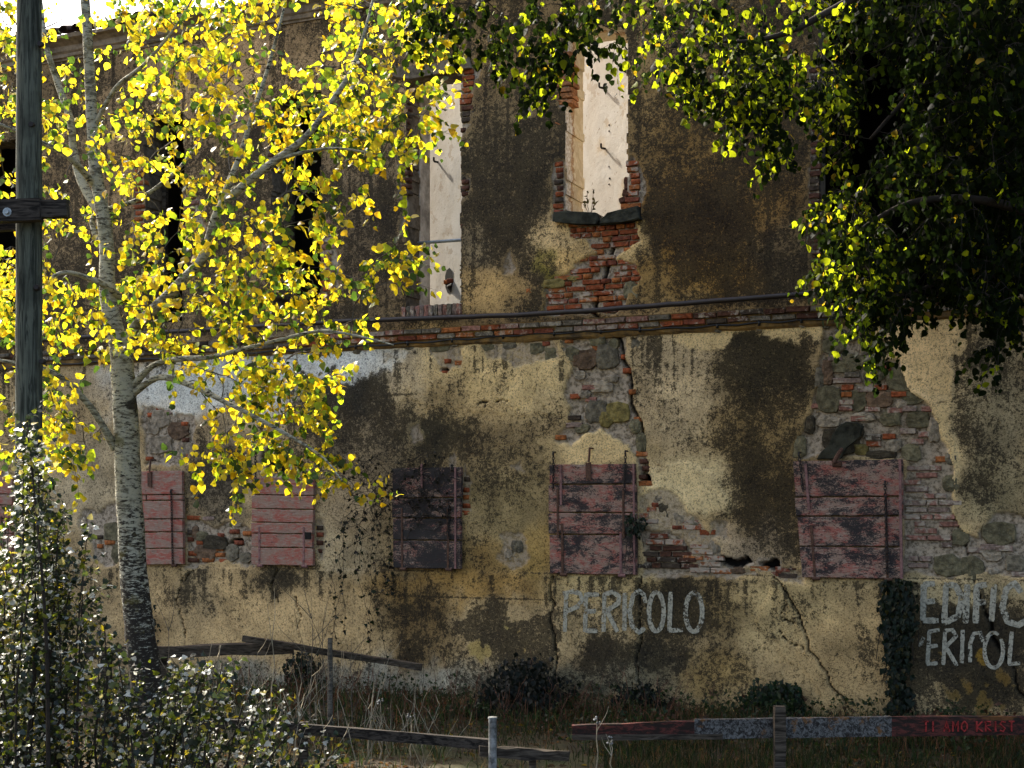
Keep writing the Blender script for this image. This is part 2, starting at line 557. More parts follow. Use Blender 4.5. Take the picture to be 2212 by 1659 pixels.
# ------------------------------------------------------------------ ground
soil = None
def ground_z(x, y):
    return 0.0
g = MB()
xs = [-400, -60, -25] + [x * .5 for x in range(-30, 31)] + [25, 60, 400]
ys = [-300, -40, -5] + [y * .5 for y in range(8, 45)] + [30, 60, 500]
for j, y in enumerate(ys):
    for i, x in enumerate(xs):
        near = abs(x) < 14 and 5 < y < 21
        z = (math.sin(x * 1.7 + y * .6) * .03 + math.sin(x * .6 - y * 1.3) * .03 + rnd.uniform(-.02, .02)) if near else -.02
        g.v.append((x, y, z))
for j in range(len(ys) - 1):
    for i in range(len(xs) - 1):
        a = j * len(xs) + i
        g.f.append((a, a + 1, a + 1 + len(xs), a + len(xs)))
go = g.build('ground', M['soil'], smooth=True)
tag(go, kind='structure')

# ------------------------------------------------------------------ the building
B = empty('derelict_building', (0, D0, 0), 'derelict two-storey building with crumbling stained plaster, gaping upper windows and shuttered ground floor', 'building')
B.rotation_euler = (0, 0, -AL)

RES = 0.018
s0, s1, z0, z1 = -9.4, 6.6, -0.1, 8.62
ZCUT = W(412, 76)[1] + .15
ns = int((s1 - s0) / RES); nz = int((z1 - z0) / RES)
sa = np.linspace(s0, s1, ns + 1); za = np.linspace(z0, z1, nz + 1)
SS, ZZ = np.meshgrid(sa, za)
UY = D0 - SA * SS
PX = 1106.0 + F * CA * SS / UY / KP
PY = HORY - (ZZ - EYE) * F / UY / KP
# ragged edges: warp the coordinates in which patches are laid out
w1 = fbm(SS, ZZ, .35, 11, 5, .6) - .5
w2 = fbm(SS, ZZ, .35, 31, 5, .6) - .5
QX = PX + w1 * 46; QY = PY + w2 * 46
RX = PX + w1 * 110; RY = PY + w2 * 110

# broad tints of the plaster: cx, cy, rx, ry, colour as it looks, lichen/soot density
BL = [
 (480, 150, 150, 110, (172, 146, 116), .15), (760, 200, 120, 150, (150, 128, 100), .25), (780, 430, 90, 200, (104, 93, 78), .5),
 (250, 300, 160, 200, (140, 120, 95), .35), (560, 470, 120, 180, (118, 104, 86), .45), (300, 600, 200, 100, (125, 110, 88), .4),
 (1100, 100, 140, 130, (128, 108, 80), .38), (1100, 360, 100, 230, (104, 92, 72), .55), (1050, 625, 60, 45, (196, 168, 122), .05),
 (1030, 545, 40, 60, (135, 124, 104), .3), (1205, 515, 40, 45, (198, 176, 138), .1), (1235, 575, 35, 35, (200, 172, 124), .1),
 (1375, 520, 36, 42, (198, 176, 134), .15), (1190, 600, 22, 45, (110, 105, 52), .3), (1480, 100, 100, 120, (134, 114, 82), .35),
 (1500, 300, 110, 120, (118, 95, 60), .47), (1650, 250, 90, 180, (92, 74, 48), .55), (1470, 460, 110, 80, (100, 75, 40), .66),
 (1640, 430, 80, 70, (120, 95, 58), .42), (1500, 590, 110, 50, (124, 98, 54), .45), (1700, 560, 60, 90, (88, 78, 62), .55),
 (1440, 620, 60, 40, (150, 128, 90), .3),
 (690, 775, 150, 40, (214, 216, 210), .0), (450, 830, 150, 50, (205, 205, 195), .1), (760, 850, 90, 40, (90, 88, 76), .72),
 (880, 810, 40, 60, (185, 165, 130), .2), (1030, 795, 150, 50, (204, 176, 122), .22), (1150, 840, 80, 50, (200, 176, 126), .22),
 (1010, 872, 150, 30, (186, 158, 108), .18), (930, 925, 70, 55, (72, 68, 48), .85), (1050, 950, 110, 90, (126, 107, 74), .5),
 (780, 960, 90, 100, (104, 92, 72), .52), (1290, 980, 90, 28, (208, 180, 126), .05), (1290, 930, 40, 30, (200, 176, 124), .1), (1450, 790, 80, 90, (182, 160, 122), .3),
 (1480, 890, 60, 70, (186, 164, 124), .25), (1650, 800, 90, 75, (84, 74, 48), .8), (1640, 960, 110, 110, (112, 92, 56), .6),
 (1650, 1090, 70, 90, (82, 64, 34), .74), (1640, 706, 150, 18, (214, 186, 132), .0), (1480, 1060, 75, 60, (206, 184, 136), .15),
 (1100, 1090, 90, 110, (126, 110, 74), .45), (1150, 1190, 50, 50, (156, 126, 66), .28), (1060, 1200, 60, 40, (128, 100, 52), .38),
 (1500, 1150, 80, 45, (180, 152, 104), .3), (1620, 1170, 60, 40, (164, 144, 116), .3), (1985, 790, 65, 75, (226, 198, 148), -.1),
 (2035, 1010, 26, 150, (208, 182, 132), .05), (2150, 850, 70, 190, (124, 114, 88), .5), (2150, 1060, 60, 60, (132, 120, 88), .4),
 (1995, 700, 120, 22, (200, 172, 120), .05),
 (200, 1050, 60, 80, (165, 148, 116), .2), (770, 1080, 60, 80, (156, 136, 104), .35), (480, 1040, 60, 80, (92, 84, 70), .62),
 (740, 1170, 60, 50, (164, 146, 112), .25), (540, 1090, 20, 100, (170, 148, 108), .2),
 (550, 1340, 220, 90, (184, 154, 106), .05), (430, 1290, 40, 60, (110, 98, 74), .5), (600, 1255, 36, 28, (64, 60, 46), .75),
 (910, 1330, 60, 90, (104, 82, 48), .42), (1000, 1262, 150, 26, (150, 116, 60), .22), (1290, 1260, 90, 25, (184, 160, 110), .25),
 (1290, 1335, 80, 55, (158, 136, 96), .3), (1300, 1415, 46, 34, (66, 56, 42), .78), (1440, 1310, 60, 80, (82, 68, 42), .72),
 (1560, 1310, 50, 60, (96, 78, 46), .55), (1420, 1440, 60, 50, (64, 60, 44), .72), (1700, 1320, 120, 60, (174, 150, 102), .16),
 (1820, 1420, 100, 100, (168, 140, 94), .16), (1560, 1460, 70, 50, (128, 104, 60), .4), (2080, 1285, 110, 30, (168, 150, 110), .25),
 (2110, 1400, 110, 70, (34, 32, 24), .95), (2130, 1500, 80, 30, (80, 68, 40), .72), (700, 1475, 320, 34, (136, 134, 120), .3),
 (100, 1330, 120, 120, (150, 128, 92), .2), (1240, 1480, 200, 30, (104, 98, 78), .45),
]
num = np.zeros(SS.shape + (3,)); den = np.zeros(SS.shape); dk = np.zeros(SS.shape)
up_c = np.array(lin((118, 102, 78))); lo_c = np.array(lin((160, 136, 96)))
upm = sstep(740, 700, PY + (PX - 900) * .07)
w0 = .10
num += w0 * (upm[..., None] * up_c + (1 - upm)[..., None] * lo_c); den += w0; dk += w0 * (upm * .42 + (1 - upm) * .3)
for cx, cy, rx, ry, c, d in BL:
    w = np.exp(-(((RX - cx) / rx) ** 2 + ((RY - cy) / ry) ** 2) * 1.5)
    num += w[..., None] * np.array(lin(c)); den += w; dk += w * d
tone = num / den[..., None]; dk = dk / den
tone = tone * 1.22
strk = fbm(SS / .07, ZZ / 1.6, 1.0, 161, 3, .6)
zl_ = W(1290, 690)[1] - .22
below = np.clip((zl_ - ZZ) / .9, 0, 1); below = np.where(ZZ < zl_, (1 - below), 0)
zs_ = W(1290, 1245)[1]; b2 = np.where(ZZ < zs_, 1 - np.clip((zs_ - ZZ) / .7, 0, 1), 0)
b3 = np.where(ZZ > zl_ + .3, .35, 0)
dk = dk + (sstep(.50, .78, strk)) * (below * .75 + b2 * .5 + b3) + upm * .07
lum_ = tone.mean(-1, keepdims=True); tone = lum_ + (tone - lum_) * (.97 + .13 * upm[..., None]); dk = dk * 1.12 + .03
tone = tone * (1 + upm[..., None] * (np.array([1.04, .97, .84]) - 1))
tone = tone * (1 + (fbm(SS, ZZ, .28, 131, 4, .6) - .5) * 1.1)[..., None]
dk = dk + (fbm(SS, ZZ, .55, 141, 4, .6) - .5) * .75 + (fbm(SS, ZZ, .16, 151, 3, .6) - .5) * .35
dk = np.where(dk > .02, dk, dk)
# stains with an outline of their own
STAIN = [
 ([(985, 1345), (1010, 1320), (1060, 1300), (1110, 1300), (1120, 1330), (1195, 1320), (1190, 1350), (1197, 1400), (1200, 1470), (1150, 1470), (1060, 1430), (1025, 1400)], 1.0, 9),
 ([(1548, 745), (1600, 735), (1775, 720), (1765, 830), (1740, 930), (1650, 900), (1560, 880)], .72, 12),
 ([(890, 905), (925, 870), (960, 900), (985, 940), (940, 965), (900, 960)], .9, 14),
 ([(860, 985), (1000, 985), (1000, 1010), (850, 1010)], .95, 10),
 ([(1395, 1265), (1470, 1260), (1530, 1300), (1560, 1340), (1500, 1370), (1400, 1360)], .85, 16),
 ([(1260, 1395), (1330, 1385), (1345, 1420), (1290, 1440)], .85, 14),
 ([(1388, 1395), (1440, 1385), (1500, 1420), (1480, 1460), (1392, 1465)], .8, 14),
 ([(1935, 1330), (2000, 1290), (2080, 1320), (2160, 1330), (2230, 1340), (2230, 1470), (2080, 1470), (1935, 1540)], 1.05, 14),
 ([(1635, 1050), (1715, 1030), (1722, 1150), (1680, 1140)], .85, 16),
 ([(700, 810), (845, 790), (845, 870), (690, 870)], .78, 14),
 ([(1440, 430), (1600, 440), (1560, 480), (1470, 520), (1400, 500)], .75, 22),
 ([(570, 1235), (640, 1235), (625, 1275), (585, 1270)], .8, 12),
 ([(870, 1350), (900, 1330), (930, 1400), (880, 1430)], .75, 14),
 ([(1640, 1350), (1720, 1320), (1700, 1390), (1650, 1400)], .5, 16), ([(1840, 1360), (1930, 1350), (1920, 1440), (1850, 1430)], .55, 20), ([(1720,1300),(1790,1310),(1780,1350),(1730,1350)], .5, 12),
]
for poly, v, soft in STAIN:
    m = sstep(soft, -soft, poly_sd(RX, RY, poly))
    dk = np.maximum(dk, m * v)
# pale splashes left in the big stain, ochre patches bottom right
for cx, cy, r_, c in ((1025, 1400, 26, (170, 146, 84)), (1090, 1330, 6, (180, 160, 90)), (1130, 1420, 7, (170, 140, 80)), (1115, 1355, 5, (170, 140, 80)),
                      (2130, 1440, 18, (140, 108, 40)), (2085, 1490, 14, (110, 84, 38)), (2180, 1480, 18, (110, 84, 38)), (2040, 1520, 16, (104, 82, 38)), (2140, 1525, 24, (104, 82, 38)), (2195, 1525, 14, (104, 82, 38)), (2040, 1430, 6, (140, 108, 40))):
    m = sstep(5, -5, np.hypot(RX + w2 * 60 - cx, RY - w1 * 60 - cy) - r_) * .8
    dk = dk * (1 - m); tone = tone * (1 - m)[..., None] + np.array(lin(c)) * m[..., None]

# smooth pale washes
for poly, c, k_ in (([(575, 768), (845, 742), (850, 800), (800, 822), (720, 806), (610, 840)], (206, 206, 198), .65), ([(330, 800), (560, 775), (560, 850), (340, 860)], (190, 190, 180), .6),
                    ([(1902, 705), (2062, 690), (2050, 860), (2010, 850), (1935, 768)], (214, 184, 132), .8), ([(2012, 870), (2050, 870), (2062, 1050), (2100, 1150), (2085, 1150), (2066, 1110), (2050, 980)], (204, 178, 128), .75),
                    ([(1472, 700), (1788, 688), (1786, 712), (1600, 735), (1540, 760), (1474, 730)], (214, 186, 132), .7), ([(1215, 985), (1250, 962), (1300, 936), (1350, 968), (1376, 1000), (1215, 1000)], (208, 180, 128), .75),
                    ([(960, 800), (1180, 780), (1215, 830), (1150, 870), (1000, 850)], (206, 176, 120), .35), ([(1420, 1000), (1500, 1010), (1560, 1080), (1560, 1120), (1500, 1090), (1430, 1050)], (214, 190, 140), .5)):
    m = sstep(8, -8, poly_sd(RX, RY, poly)) * k_
    dk = dk * (1 - m * .8); tone = tone * (1 - m)[..., None] + np.array(lin(c)) * 1.15 * m[..., None]
# patches where the plaster has come away: bedding and masonry show
EXPO = [
 ([(1235, 474), (1376, 474), (1380, 520), (1336, 556), (1378, 566), (1388, 602), (1345, 664), (1180, 676), (1174, 622), (1215, 600), (1252, 562), (1284, 540), (1240, 512)], .036),
 ([(1215, 738), (1335, 718), (1347, 790), (1372, 880), (1392, 960), (1402, 1010), (1402, 1050), (1382, 1050), (1372, 985), (1352, 962), (1300, 932), (1235, 962), (1196, 958), (1240, 905), (1222, 850), (1236, 800)], .03),
 ([(1786, 660), (1845, 690), (1896, 765), (1938, 780), (1962, 832), (2002, 872), (2022, 905), (2036, 950), (2052, 1000), (2058, 1062), (2066, 1120), (2086, 1152), (2112, 1172), (2150, 1112), (2240, 1120), (2240, 1242), (1956, 1242), (1950, 992), (1712, 992), (1735, 940), (1760, 870), (1776, 780)], .036),
 ([(1380, 1136), (1470, 1150), (1506, 1180), (1495, 1236), (1380, 1240)], .03),
 ([(1380, 1080), (1440, 1062), (1490, 1100), (1540, 1150), (1562, 1190), (1570, 1225), (1640, 1236), (1640, 1246), (1380, 1246)], .016),
 ([(1384, 1000), (1402, 990), (1408, 1052), (1384, 1052)], .045),
 ([(403, 1122), (470, 1132), (552, 1142), (552, 1218), (403, 1220)], .03),
 ([(308, 878), (420, 892), (418, 960), (392, 1004), (308, 1004)], .026),
 ([(180, 1110), (268, 1080), (268, 1216), (200, 1212)], .024),
 ([(1197, 108), (1226, 108), (1226, 230), (1210, 230)], .03), ([(1200, 360), (1224, 350), (1224, 474), (1198, 474)], .03),
 ([(1352, 340), (1372, 352), (1388, 400), (1388, 474), (1352, 474)], .034),
 ([(993, 148), (1032, 148), (1020, 220), (1014, 268), (993, 300)], .03), ([(993, 384), (1014, 388), (1012, 418), (993, 430)], .03),
 ([(862, 300), (878, 300), (878, 520), (868, 500)], .02),
 ([(998, 1008), (1018, 1048), (1016, 1112), (998, 1114)], .02),
 ([(690, 470), (726, 496), (732, 560), (716, 640), (690, 660)], .03), ([(284, 350), (312, 350), (312, 510), (290, 510)], .03), ([(392, 420), (432, 440), (424, 516), (392, 516)], .03),
 ([(572, 250), (588, 250), (588, 350), (574, 340)], .03),
 ([(682, 1128), (700, 1122), (698, 1204), (682, 1204)], .02),
 ([(1640, 1215), (1735, 1225), (1735, 1262), (1690, 1255)], .02),
 ([(1078, 1150), (1120, 1140), (1142, 1165), (1132, 1210), (1105, 1228), (1080, 1205)], .016),
 ([(1096, 560), (1112, 535), (1120, 575), (1112, 598), (1088, 596)], .018),
 ([(880, 925), (900, 915), (905, 950), (885, 958)], .014), ([(960, 1000), (975, 985), (980, 1015), (965, 1020)], .012), ([(1105, 1000), (1125, 992), (1130, 1018)], .012),
 ([(1125, 222), (1150, 220), (1150, 248), (1120, 246)], .008),
 ([(1748, 140), (1772, 140), (1772, 648), (1756, 640)], .024),
 ([(1040, 745), (1200, 735), (1210, 775), (1150, 790), (1060, 770)], .014),
 ([(930, 745), (1010, 745), (1000, 800), (950, 790)], .014),
 ([(1545, 1130), (1575, 1130), (1580, 1165), (1548, 1165)], .022),
]
hgt = (fbm(SS, ZZ, .9, 51, 4, .5) - .5) * .018 + (fbm(SS, ZZ, .10, 71, 3, .6) - .5) * .006
expo = np.zeros(SS.shape)
for poly, dep in EXPO:
    sdv = poly_sd(QX, QY, poly)
    m = sstep(3.0, -2.0, sdv)
    hgt -= m * dep
    expo = np.maximum(expo, m * (1.0 if dep >= .024 else .65))
    # broken lip: the plaster edge stands clean and pale
    lip = np.exp(-((sdv - 4) / 4.5) ** 2) * .55
    dk = dk * (1 - lip)
# thicker repair coats
for poly, dep, soft in (([(1396, 1005), (1470, 1000), (1540, 1030), (1570, 1090), (1560, 1180), (1500, 1200), (1420, 1140), (1396, 1130)], .012, 3),
                        ([(850, 745), (1000, 742), (1220, 735), (1230, 900), (850, 870)], .008, 3),
                        ([(1196, 1246), (1384, 1244), (1386, 1480), (1210, 1480), (1188, 1340)], .014, 2),
                        ([(1600, 1262), (1680, 1262), (1640, 1340), (1690, 1400), (1760, 1470), (1830, 1560), (1935, 1560), (1935, 1262), (1960, 1262)], .010, 3),
                        ([(1895, 690), (2060, 690), (2058, 850), (2062, 1130), (2040, 1120), (2020, 900), (1960, 820)], .012, 3)):
    hgt += sstep(soft, -soft, poly_sd(QX, QY, poly)) * dep
# the dado below the shutters stands a little proud
seam = PY - (1232 + (PX - 800) * .0155)
hgt += sstep(-1.5, 1.5, seam) * .012
dk = np.maximum(dk, np.exp(-((seam + 1) / 2.2) ** 2) * .75 * (fbm(SS, ZZ, .5, 5, 3) > .42))
seam2 = np.abs(PY - (853 + (PX - 640) * -.006)); dk = np.where((seam2 < 2) & (PX > 560) & (PX < 900), np.maximum(dk, .8), dk)
seam3 = np.abs(PY - (1286 + (PX - 850) * .03)); dk = np.where((seam3 < 2) & (PX > 850) & (PX < 1195), np.maximum(dk, .85), dk)
# cracks
hole = np.zeros(SS.shape)
CR = [
 ([(1331, 474), (1328, 520), (1322, 545), (1310, 575), (1300, 610), (1288, 640), (1286, 672), (1300, 700)], 4.6),
 ([(1300, 700), (1332, 728), (1342, 780), (1362, 840), (1372, 885), (1390, 925), (1392, 968)], 3.8),
 ([(1195, 1244), (1192, 1290), (1196, 1310), (1186, 1340), (1195, 1380), (1203, 1420), (1206, 1480)], 1.9),
 ([(1381, 1245), (1383, 1300), (1384, 1360), (1390, 1385), (1380, 1420), (1379, 1480)], 1.6),
 ([(1670, 1246), (1693, 1262), (1712, 1300), (1735, 1335), (1748, 1370), (1750, 1405), (1768, 1430), (1790, 1452), (1798, 1480), (1822, 1500), (1838, 1530)], 1.7),
 ([(1690, 1360), (1705, 1385), (1738, 1395), (1745, 1410)], 1.0), ([(1706, 1310), (1690, 1330), (1722, 1345)], .8),
 ([(2062, 1110), (2080, 1150), (2085, 1180), (2110, 1250), (2118, 1300), (2142, 1348), (2150, 1385), (2172, 1420), (2195, 1450), (2198, 1490), (2230, 1520)], 1.9),
 ([(2140, 1335), (2150, 1385), (2160, 1400)], 4),
 ([(395, 1240), (385, 1300), (400, 1360), (395, 1420)], .9), ([(600, 1230), (585, 1270), (600, 1300)], 1.0), ([(640, 1290), (655, 1330), (640, 1360)], 1.0), ([(425, 1222), (400, 1250)], 1.0),
 ([(1860, 1245), (1985, 1265), (1985, 1300)], 1.0), ([(1030, 870), (1100, 860)], .8), ([(560, 900), (565, 1000)], 1.4),
]
for pts, wd in CR:
    d = line_d(PX + w1 * 26, PY + w2 * 26, pts)
    m = sstep(wd * 1.25, wd * .5, d)
    hgt -= m * .05
    hole = np.maximum(hole, m * .97)
# deep sockets
for cx, cy, rx, ry in ((1590, 1212, 34, 10), (1660, 1214, 20, 13), (1624, 1206, 8, 6), (592, 990, 26, 36), (1395, 1030, 12, 12), (965, 797, 10, 5), (1310, 640, 22, 6), (500, 1180, 16, 9), (1478, 1205, 12, 10), (1365, 730, 6, 4)):
    d = np.hypot((QX - cx) / rx, (QY - cy) / ry)
    m = sstep(1.15, .8, d)
    hgt -= m * .10; hole = np.maximum(hole, m); expo = np.maximum(expo, sstep(1.5, 1.1, d))
# pock marks
pm = lattice(None, SS, ZZ, .045, 99); pm2 = lattice(None, SS, ZZ, .7, 98)
pk = sstep(.93, .985, pm) * sstep(.4, .7, pm2)
hgt -= pk * .012; hole = np.maximum(hole, pk * .6)

# openings in the facade (delete faces), ragged edges
OPEN = dict(
 u5=[(1222, 62), (1262, 56), (1345, 58), (1355, 90), (1356, 376), (1352, 392), (1354, 458), (1340, 462), (1306, 478), (1290, 462), (1222, 462)],
 u4=[(877, 176), (995, 158), (995, 664), (879, 668)],
 u3=[(588, 212), (694, 196), (692, 676), (588, 684)],
 u2=[(312, 250), (396, 242), (394, 694), (312, 698)],
 u1=[(-70, 312), (36, 300), (38, 708), (-70, 714)],
)
wj1 = fbm(SS, ZZ, .12, 111, 3, .6) - .5; wj2 = fbm(SS, ZZ, .12, 121, 3, .6) - .5
opens = {}
allopen = np.zeros((nz, ns), bool)
cx_ = lambda A: (A[:-1, :-1] + A[1:, 1:]) * .5
for k, poly in OPEN.items():
    m = cx_(poly_sd(PX + wj1 * 12, PY + wj2 * 12, poly)) < 0
    opens[k] = m; allopen |= m
S_CORNER, _ = W(1768, 400)
Z_LEDGE = W(1290, 690)[1]
log = (cx_(SS + wj1 * .05) > S_CORNER) & (cx_(ZZ) > Z_LEDGE + .02)
allopen |= log
allopen |= (cx_(ZZ) > ZCUT) & (cx_(SS) < -2.0)
idx = np.arange((ns + 1) * (nz + 1)).reshape(nz + 1, ns + 1)
Q = np.stack([idx[:-1, :-1], idx[:-1, 1:], idx[1:, 1:], idx[1:, :-1]], -1)[~allopen]
V = np.stack([SS.ravel(), -hgt.ravel(), ZZ.ravel()], -1)
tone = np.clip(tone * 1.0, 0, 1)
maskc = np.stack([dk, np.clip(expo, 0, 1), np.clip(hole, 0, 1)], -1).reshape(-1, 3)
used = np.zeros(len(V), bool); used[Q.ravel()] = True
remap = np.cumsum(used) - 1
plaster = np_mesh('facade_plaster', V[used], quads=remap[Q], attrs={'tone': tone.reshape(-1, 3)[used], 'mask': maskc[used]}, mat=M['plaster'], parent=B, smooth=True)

def H(s, z):
    """outward height of the plaster at s, z"""
    i = (s - s0) / (s1 - s0) * ns; j = (z - z0) / (z1 - z0) * nz
    i = min(max(i, 0), ns - 1.001); j = min(max(j, 0), nz - 1.001)
    a, b = int(i), int(j); fi, fj = i - a, j - b
    return (hgt[b, a] * (1 - fi) + hgt[b, a + 1] * fi) * (1 - fj) + (hgt[b + 1, a] * (1 - fi) + hgt[b + 1, a + 1] * fi) * fj

def reveal(m, depth, name, mat, parent):
    """the thickness of the wall round an opening, following its ragged edge"""
    vs = []; fs = []
    mp = np.pad(m, 1)
    for j, i in zip(*np.nonzero(m)):
        for dj, di, e in ((0, -1, ((j, i), (j + 1, i))), (0, 1, ((j + 1, i + 1), (j, i + 1))), (-1, 0, ((j, i + 1), (j, i))), (1, 0, ((j + 1, i), (j + 1, i + 1)))):
            if not mp[j + 1 + dj, i + 1 + di]:
                if not (0 <= j + dj < nz and 0 <= i + di < ns): continue
                (ja, ia), (jb, ib) = e
                n = len(vs)
                vs += [(sa[ia], -hgt[ja, ia], za[ja]), (sa[ib], -hgt[jb, ib], za[jb]), (sa[ib], depth, za[jb]), (sa[ia], depth, za[ja])]
                fs.append((n, n + 1, n + 2, n + 3))
    b = MB(); b.v = vs; b.f = fs
    return b.build(name, mat, parent, world=False)

WIN = {}
WIN['u5'] = reveal(opens['u5'], .56, 'window', M['pale_jamb'], B)
WIN['u5']['label'] = 'tall empty window with cream jamb and white wall inside'
WIN['u4'] = reveal(opens['u4'], .34, 'window', M['lintel'], B)
WIN['u4']['label'] = 'tall empty window under a cracked stone lintel'
for k in ('u3', 'u2', 'u1'):
    WIN[k] = reveal(opens[k], .40, 'window', M['lintel'], B)
    p = np.array(OPEN[k]); a = W(p[:, 0].min(), 450)[0] - .3; b_ = W(p[:, 0].max(), 450)[0] + .3
    zt = W(p[:, 0].mean(), p[:, 1].min())[1] + .2; zb = W(p[:, 0].mean(), p[:, 1].max())[1] - .2
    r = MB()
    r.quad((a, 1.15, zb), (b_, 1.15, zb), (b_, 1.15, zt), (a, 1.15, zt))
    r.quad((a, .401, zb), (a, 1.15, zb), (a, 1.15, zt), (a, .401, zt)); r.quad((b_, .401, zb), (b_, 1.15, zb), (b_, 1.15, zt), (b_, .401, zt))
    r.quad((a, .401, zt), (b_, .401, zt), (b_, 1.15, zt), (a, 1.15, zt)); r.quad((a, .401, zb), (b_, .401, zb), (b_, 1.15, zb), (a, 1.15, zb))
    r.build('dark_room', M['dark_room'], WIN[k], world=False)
    # what is left of the casement
    zt2 = W(p[:, 0].mean(), p[:, 1].min() + 20)[1]; zb2 = W(p[:, 0].mean(), p[:, 1].max() - 10)[1]
    fr = MB(); xa, xb = a + .32, b_ - .32
    fr.box(xa, xa + .06, .34, .40, zb2, zt2); fr.box(xb - .06, xb, .34, .40, zb2, zt2)
    fr.build('casement_frame', M['beam'], WIN[k], world=False)

# splayed inner walls seen through the two roofless windows
def inner_wall(sl, sr, yl, zlo, zhi, rot, parent):
    n = 24; b = MB(); t = math.tan(rot); nzv = 30
    for j in range(nzv + 1):
        for i in range(n + 1):
            s = sl + (sr - sl) * i / n
            b.v.append((s, yl - (s - sl) * t + (rnd.random() - .5) * .006, zlo + (zhi - zlo) * j / nzv))
    for j in range(nzv):
        for i in range(n):
            a = j * (n + 1) + i; b.f.append((a, a + 1, a + n + 2, a + n + 1))
    return b.build('inner_wall', M['inner'], parent, world=False, smooth=True)
u5l, u5b = W(1222, 470); u5r, u5t = W(1356, 56)
u4l, u4b = W(877, 668); u4r, u4t = W(995, 158)
ROT5 = R(34); ROT4 = R(32.5)
inner_wall(u5l - .75, u5r + .10, .60 + (u5r + .10 - u5l + .75) * math.tan(ROT5), u5b - .6, u5t + .9, ROT5, WIN['u5'])
inner_wall(u4l - .85, u4r + .10, .40 + (u4r + .10 - u4l + .85) * math.tan(ROT4), u4b - .6, u4t + .9, ROT4, WIN['u4'])
# inner half of the U4 jamb: a pale return with grey patches
b = MB(); b.box(u4l - .10, u4l + .005, .345, .62, u4b - .1, u4t + .1)
b.build('inner_jamb', M['white_jamb'], WIN['u4'], world=False)

# body of the building outside the detailed facade, dark loggia top right, party walls
st = MB()
st.box(-16, s0, 0, .5, -.2, 8.5)
st.build('plain_wall', M['cornice'], B, world=False)
st = MB()
st.box(s1, 13, 0, .5, -.2, Z_LEDGE)
st.build('plain_wall', M['cornice'], B, world=False)
st = MB()
st.box(-16, -15.6, .5, 8, -.2, 8.5)
st.build('end_wall', M['cornice'], B, world=False)
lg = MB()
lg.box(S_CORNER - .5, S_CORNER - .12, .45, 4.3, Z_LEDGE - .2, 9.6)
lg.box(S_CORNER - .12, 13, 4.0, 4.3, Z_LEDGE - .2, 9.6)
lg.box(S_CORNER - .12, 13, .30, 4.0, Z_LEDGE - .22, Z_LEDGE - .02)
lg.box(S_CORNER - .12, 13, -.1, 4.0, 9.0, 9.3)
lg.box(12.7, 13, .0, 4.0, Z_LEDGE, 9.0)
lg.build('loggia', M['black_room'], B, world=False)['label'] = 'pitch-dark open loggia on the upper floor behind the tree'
# jamb of the corner
b = MB(); b.box(S_CORNER - .14, S_CORNER - .03, .02, .5, Z_LEDGE, 9.2); b.build('corner_pier', M['lintel'], B, world=False)
zc = W(412, 76)[1]
b = MB(); b.box(s0, -2.0, -.02, .5, 8.40, zc + .20); b.build('wall_head', M['cornice'], B, world=False)
b = MB(); b.box(-2.0, S_CORNER - .151, -.02, .5, 8.63, 13.2); b.build('added_shade_wall', M['cornice'], B, world=False); b = MB(); b.box(S_CORNER - .15, 13, -.02, .5, 9.3, 13.2); b.build('added_shade_wall', M['cornice'], B, world=False)  # added unseen wall that keeps the sun off the dark tree

# cornice and eaves tiles
zc = W(412, 76)[1]
prof = [(0.02, zc - .05), (-.05, zc - .03), (-.06, zc + .01), (-.09, zc + .03), (-.10, zc + .10), (-.16, zc + .14), (-.22, zc + .16), (-.23, zc + .20), (0.0, zc + .21)]
b = MB(); n = 60
for i in range(n + 1):
    s = -16 + (S_CORNER - .1 + 16) * i / n
    for (y, z) in prof: b.v.append((s, y + rnd.uniform(-.006, .006), z + rnd.uniform(-.008, .008)))
k = len(prof)
for i in range(n):
    for j in range(k - 1): b.f.append((i * k + j, (i + 1) * k + j, (i + 1) * k + j + 1, i * k + j + 1))
b.build('cornice', M['cornice'], B, world=False)
zr = zc + .21
tm = MB()
nseg = 8
for i in range(nseg + 1):
    a = math.pi * i / nseg
    for y, z in ((-.5, 0), (.0, .16)):
        tm.v.append((.09 * math.cos(a), y, z + .075 * math.sin(a)))
        tm.v.append((.075 * math.cos(a), y, z + .060 * math.sin(a)))
for i in range(nseg):
    q = i * 4
    tm.f += [(q, q + 4, q + 6, q + 2), (q + 1, q + 3, q + 7, q + 5), (q, q + 1, q + 5, q + 4)]
me_t = bpy.data.meshes.new('roof_tile'); me_t.from_pydata(tm.v, [], tm.f); me_t.materials.append(M['tile'])
for i in range(24):
    o = link('roof_tile', me_t, B)
    o.location = (-9.2 + i * .2, .22 + rnd.uniform(-.04, .04), zr + rnd.uniform(0, .02)); o.rotation_euler = (0, 0, rnd.uniform(-.06, .06))

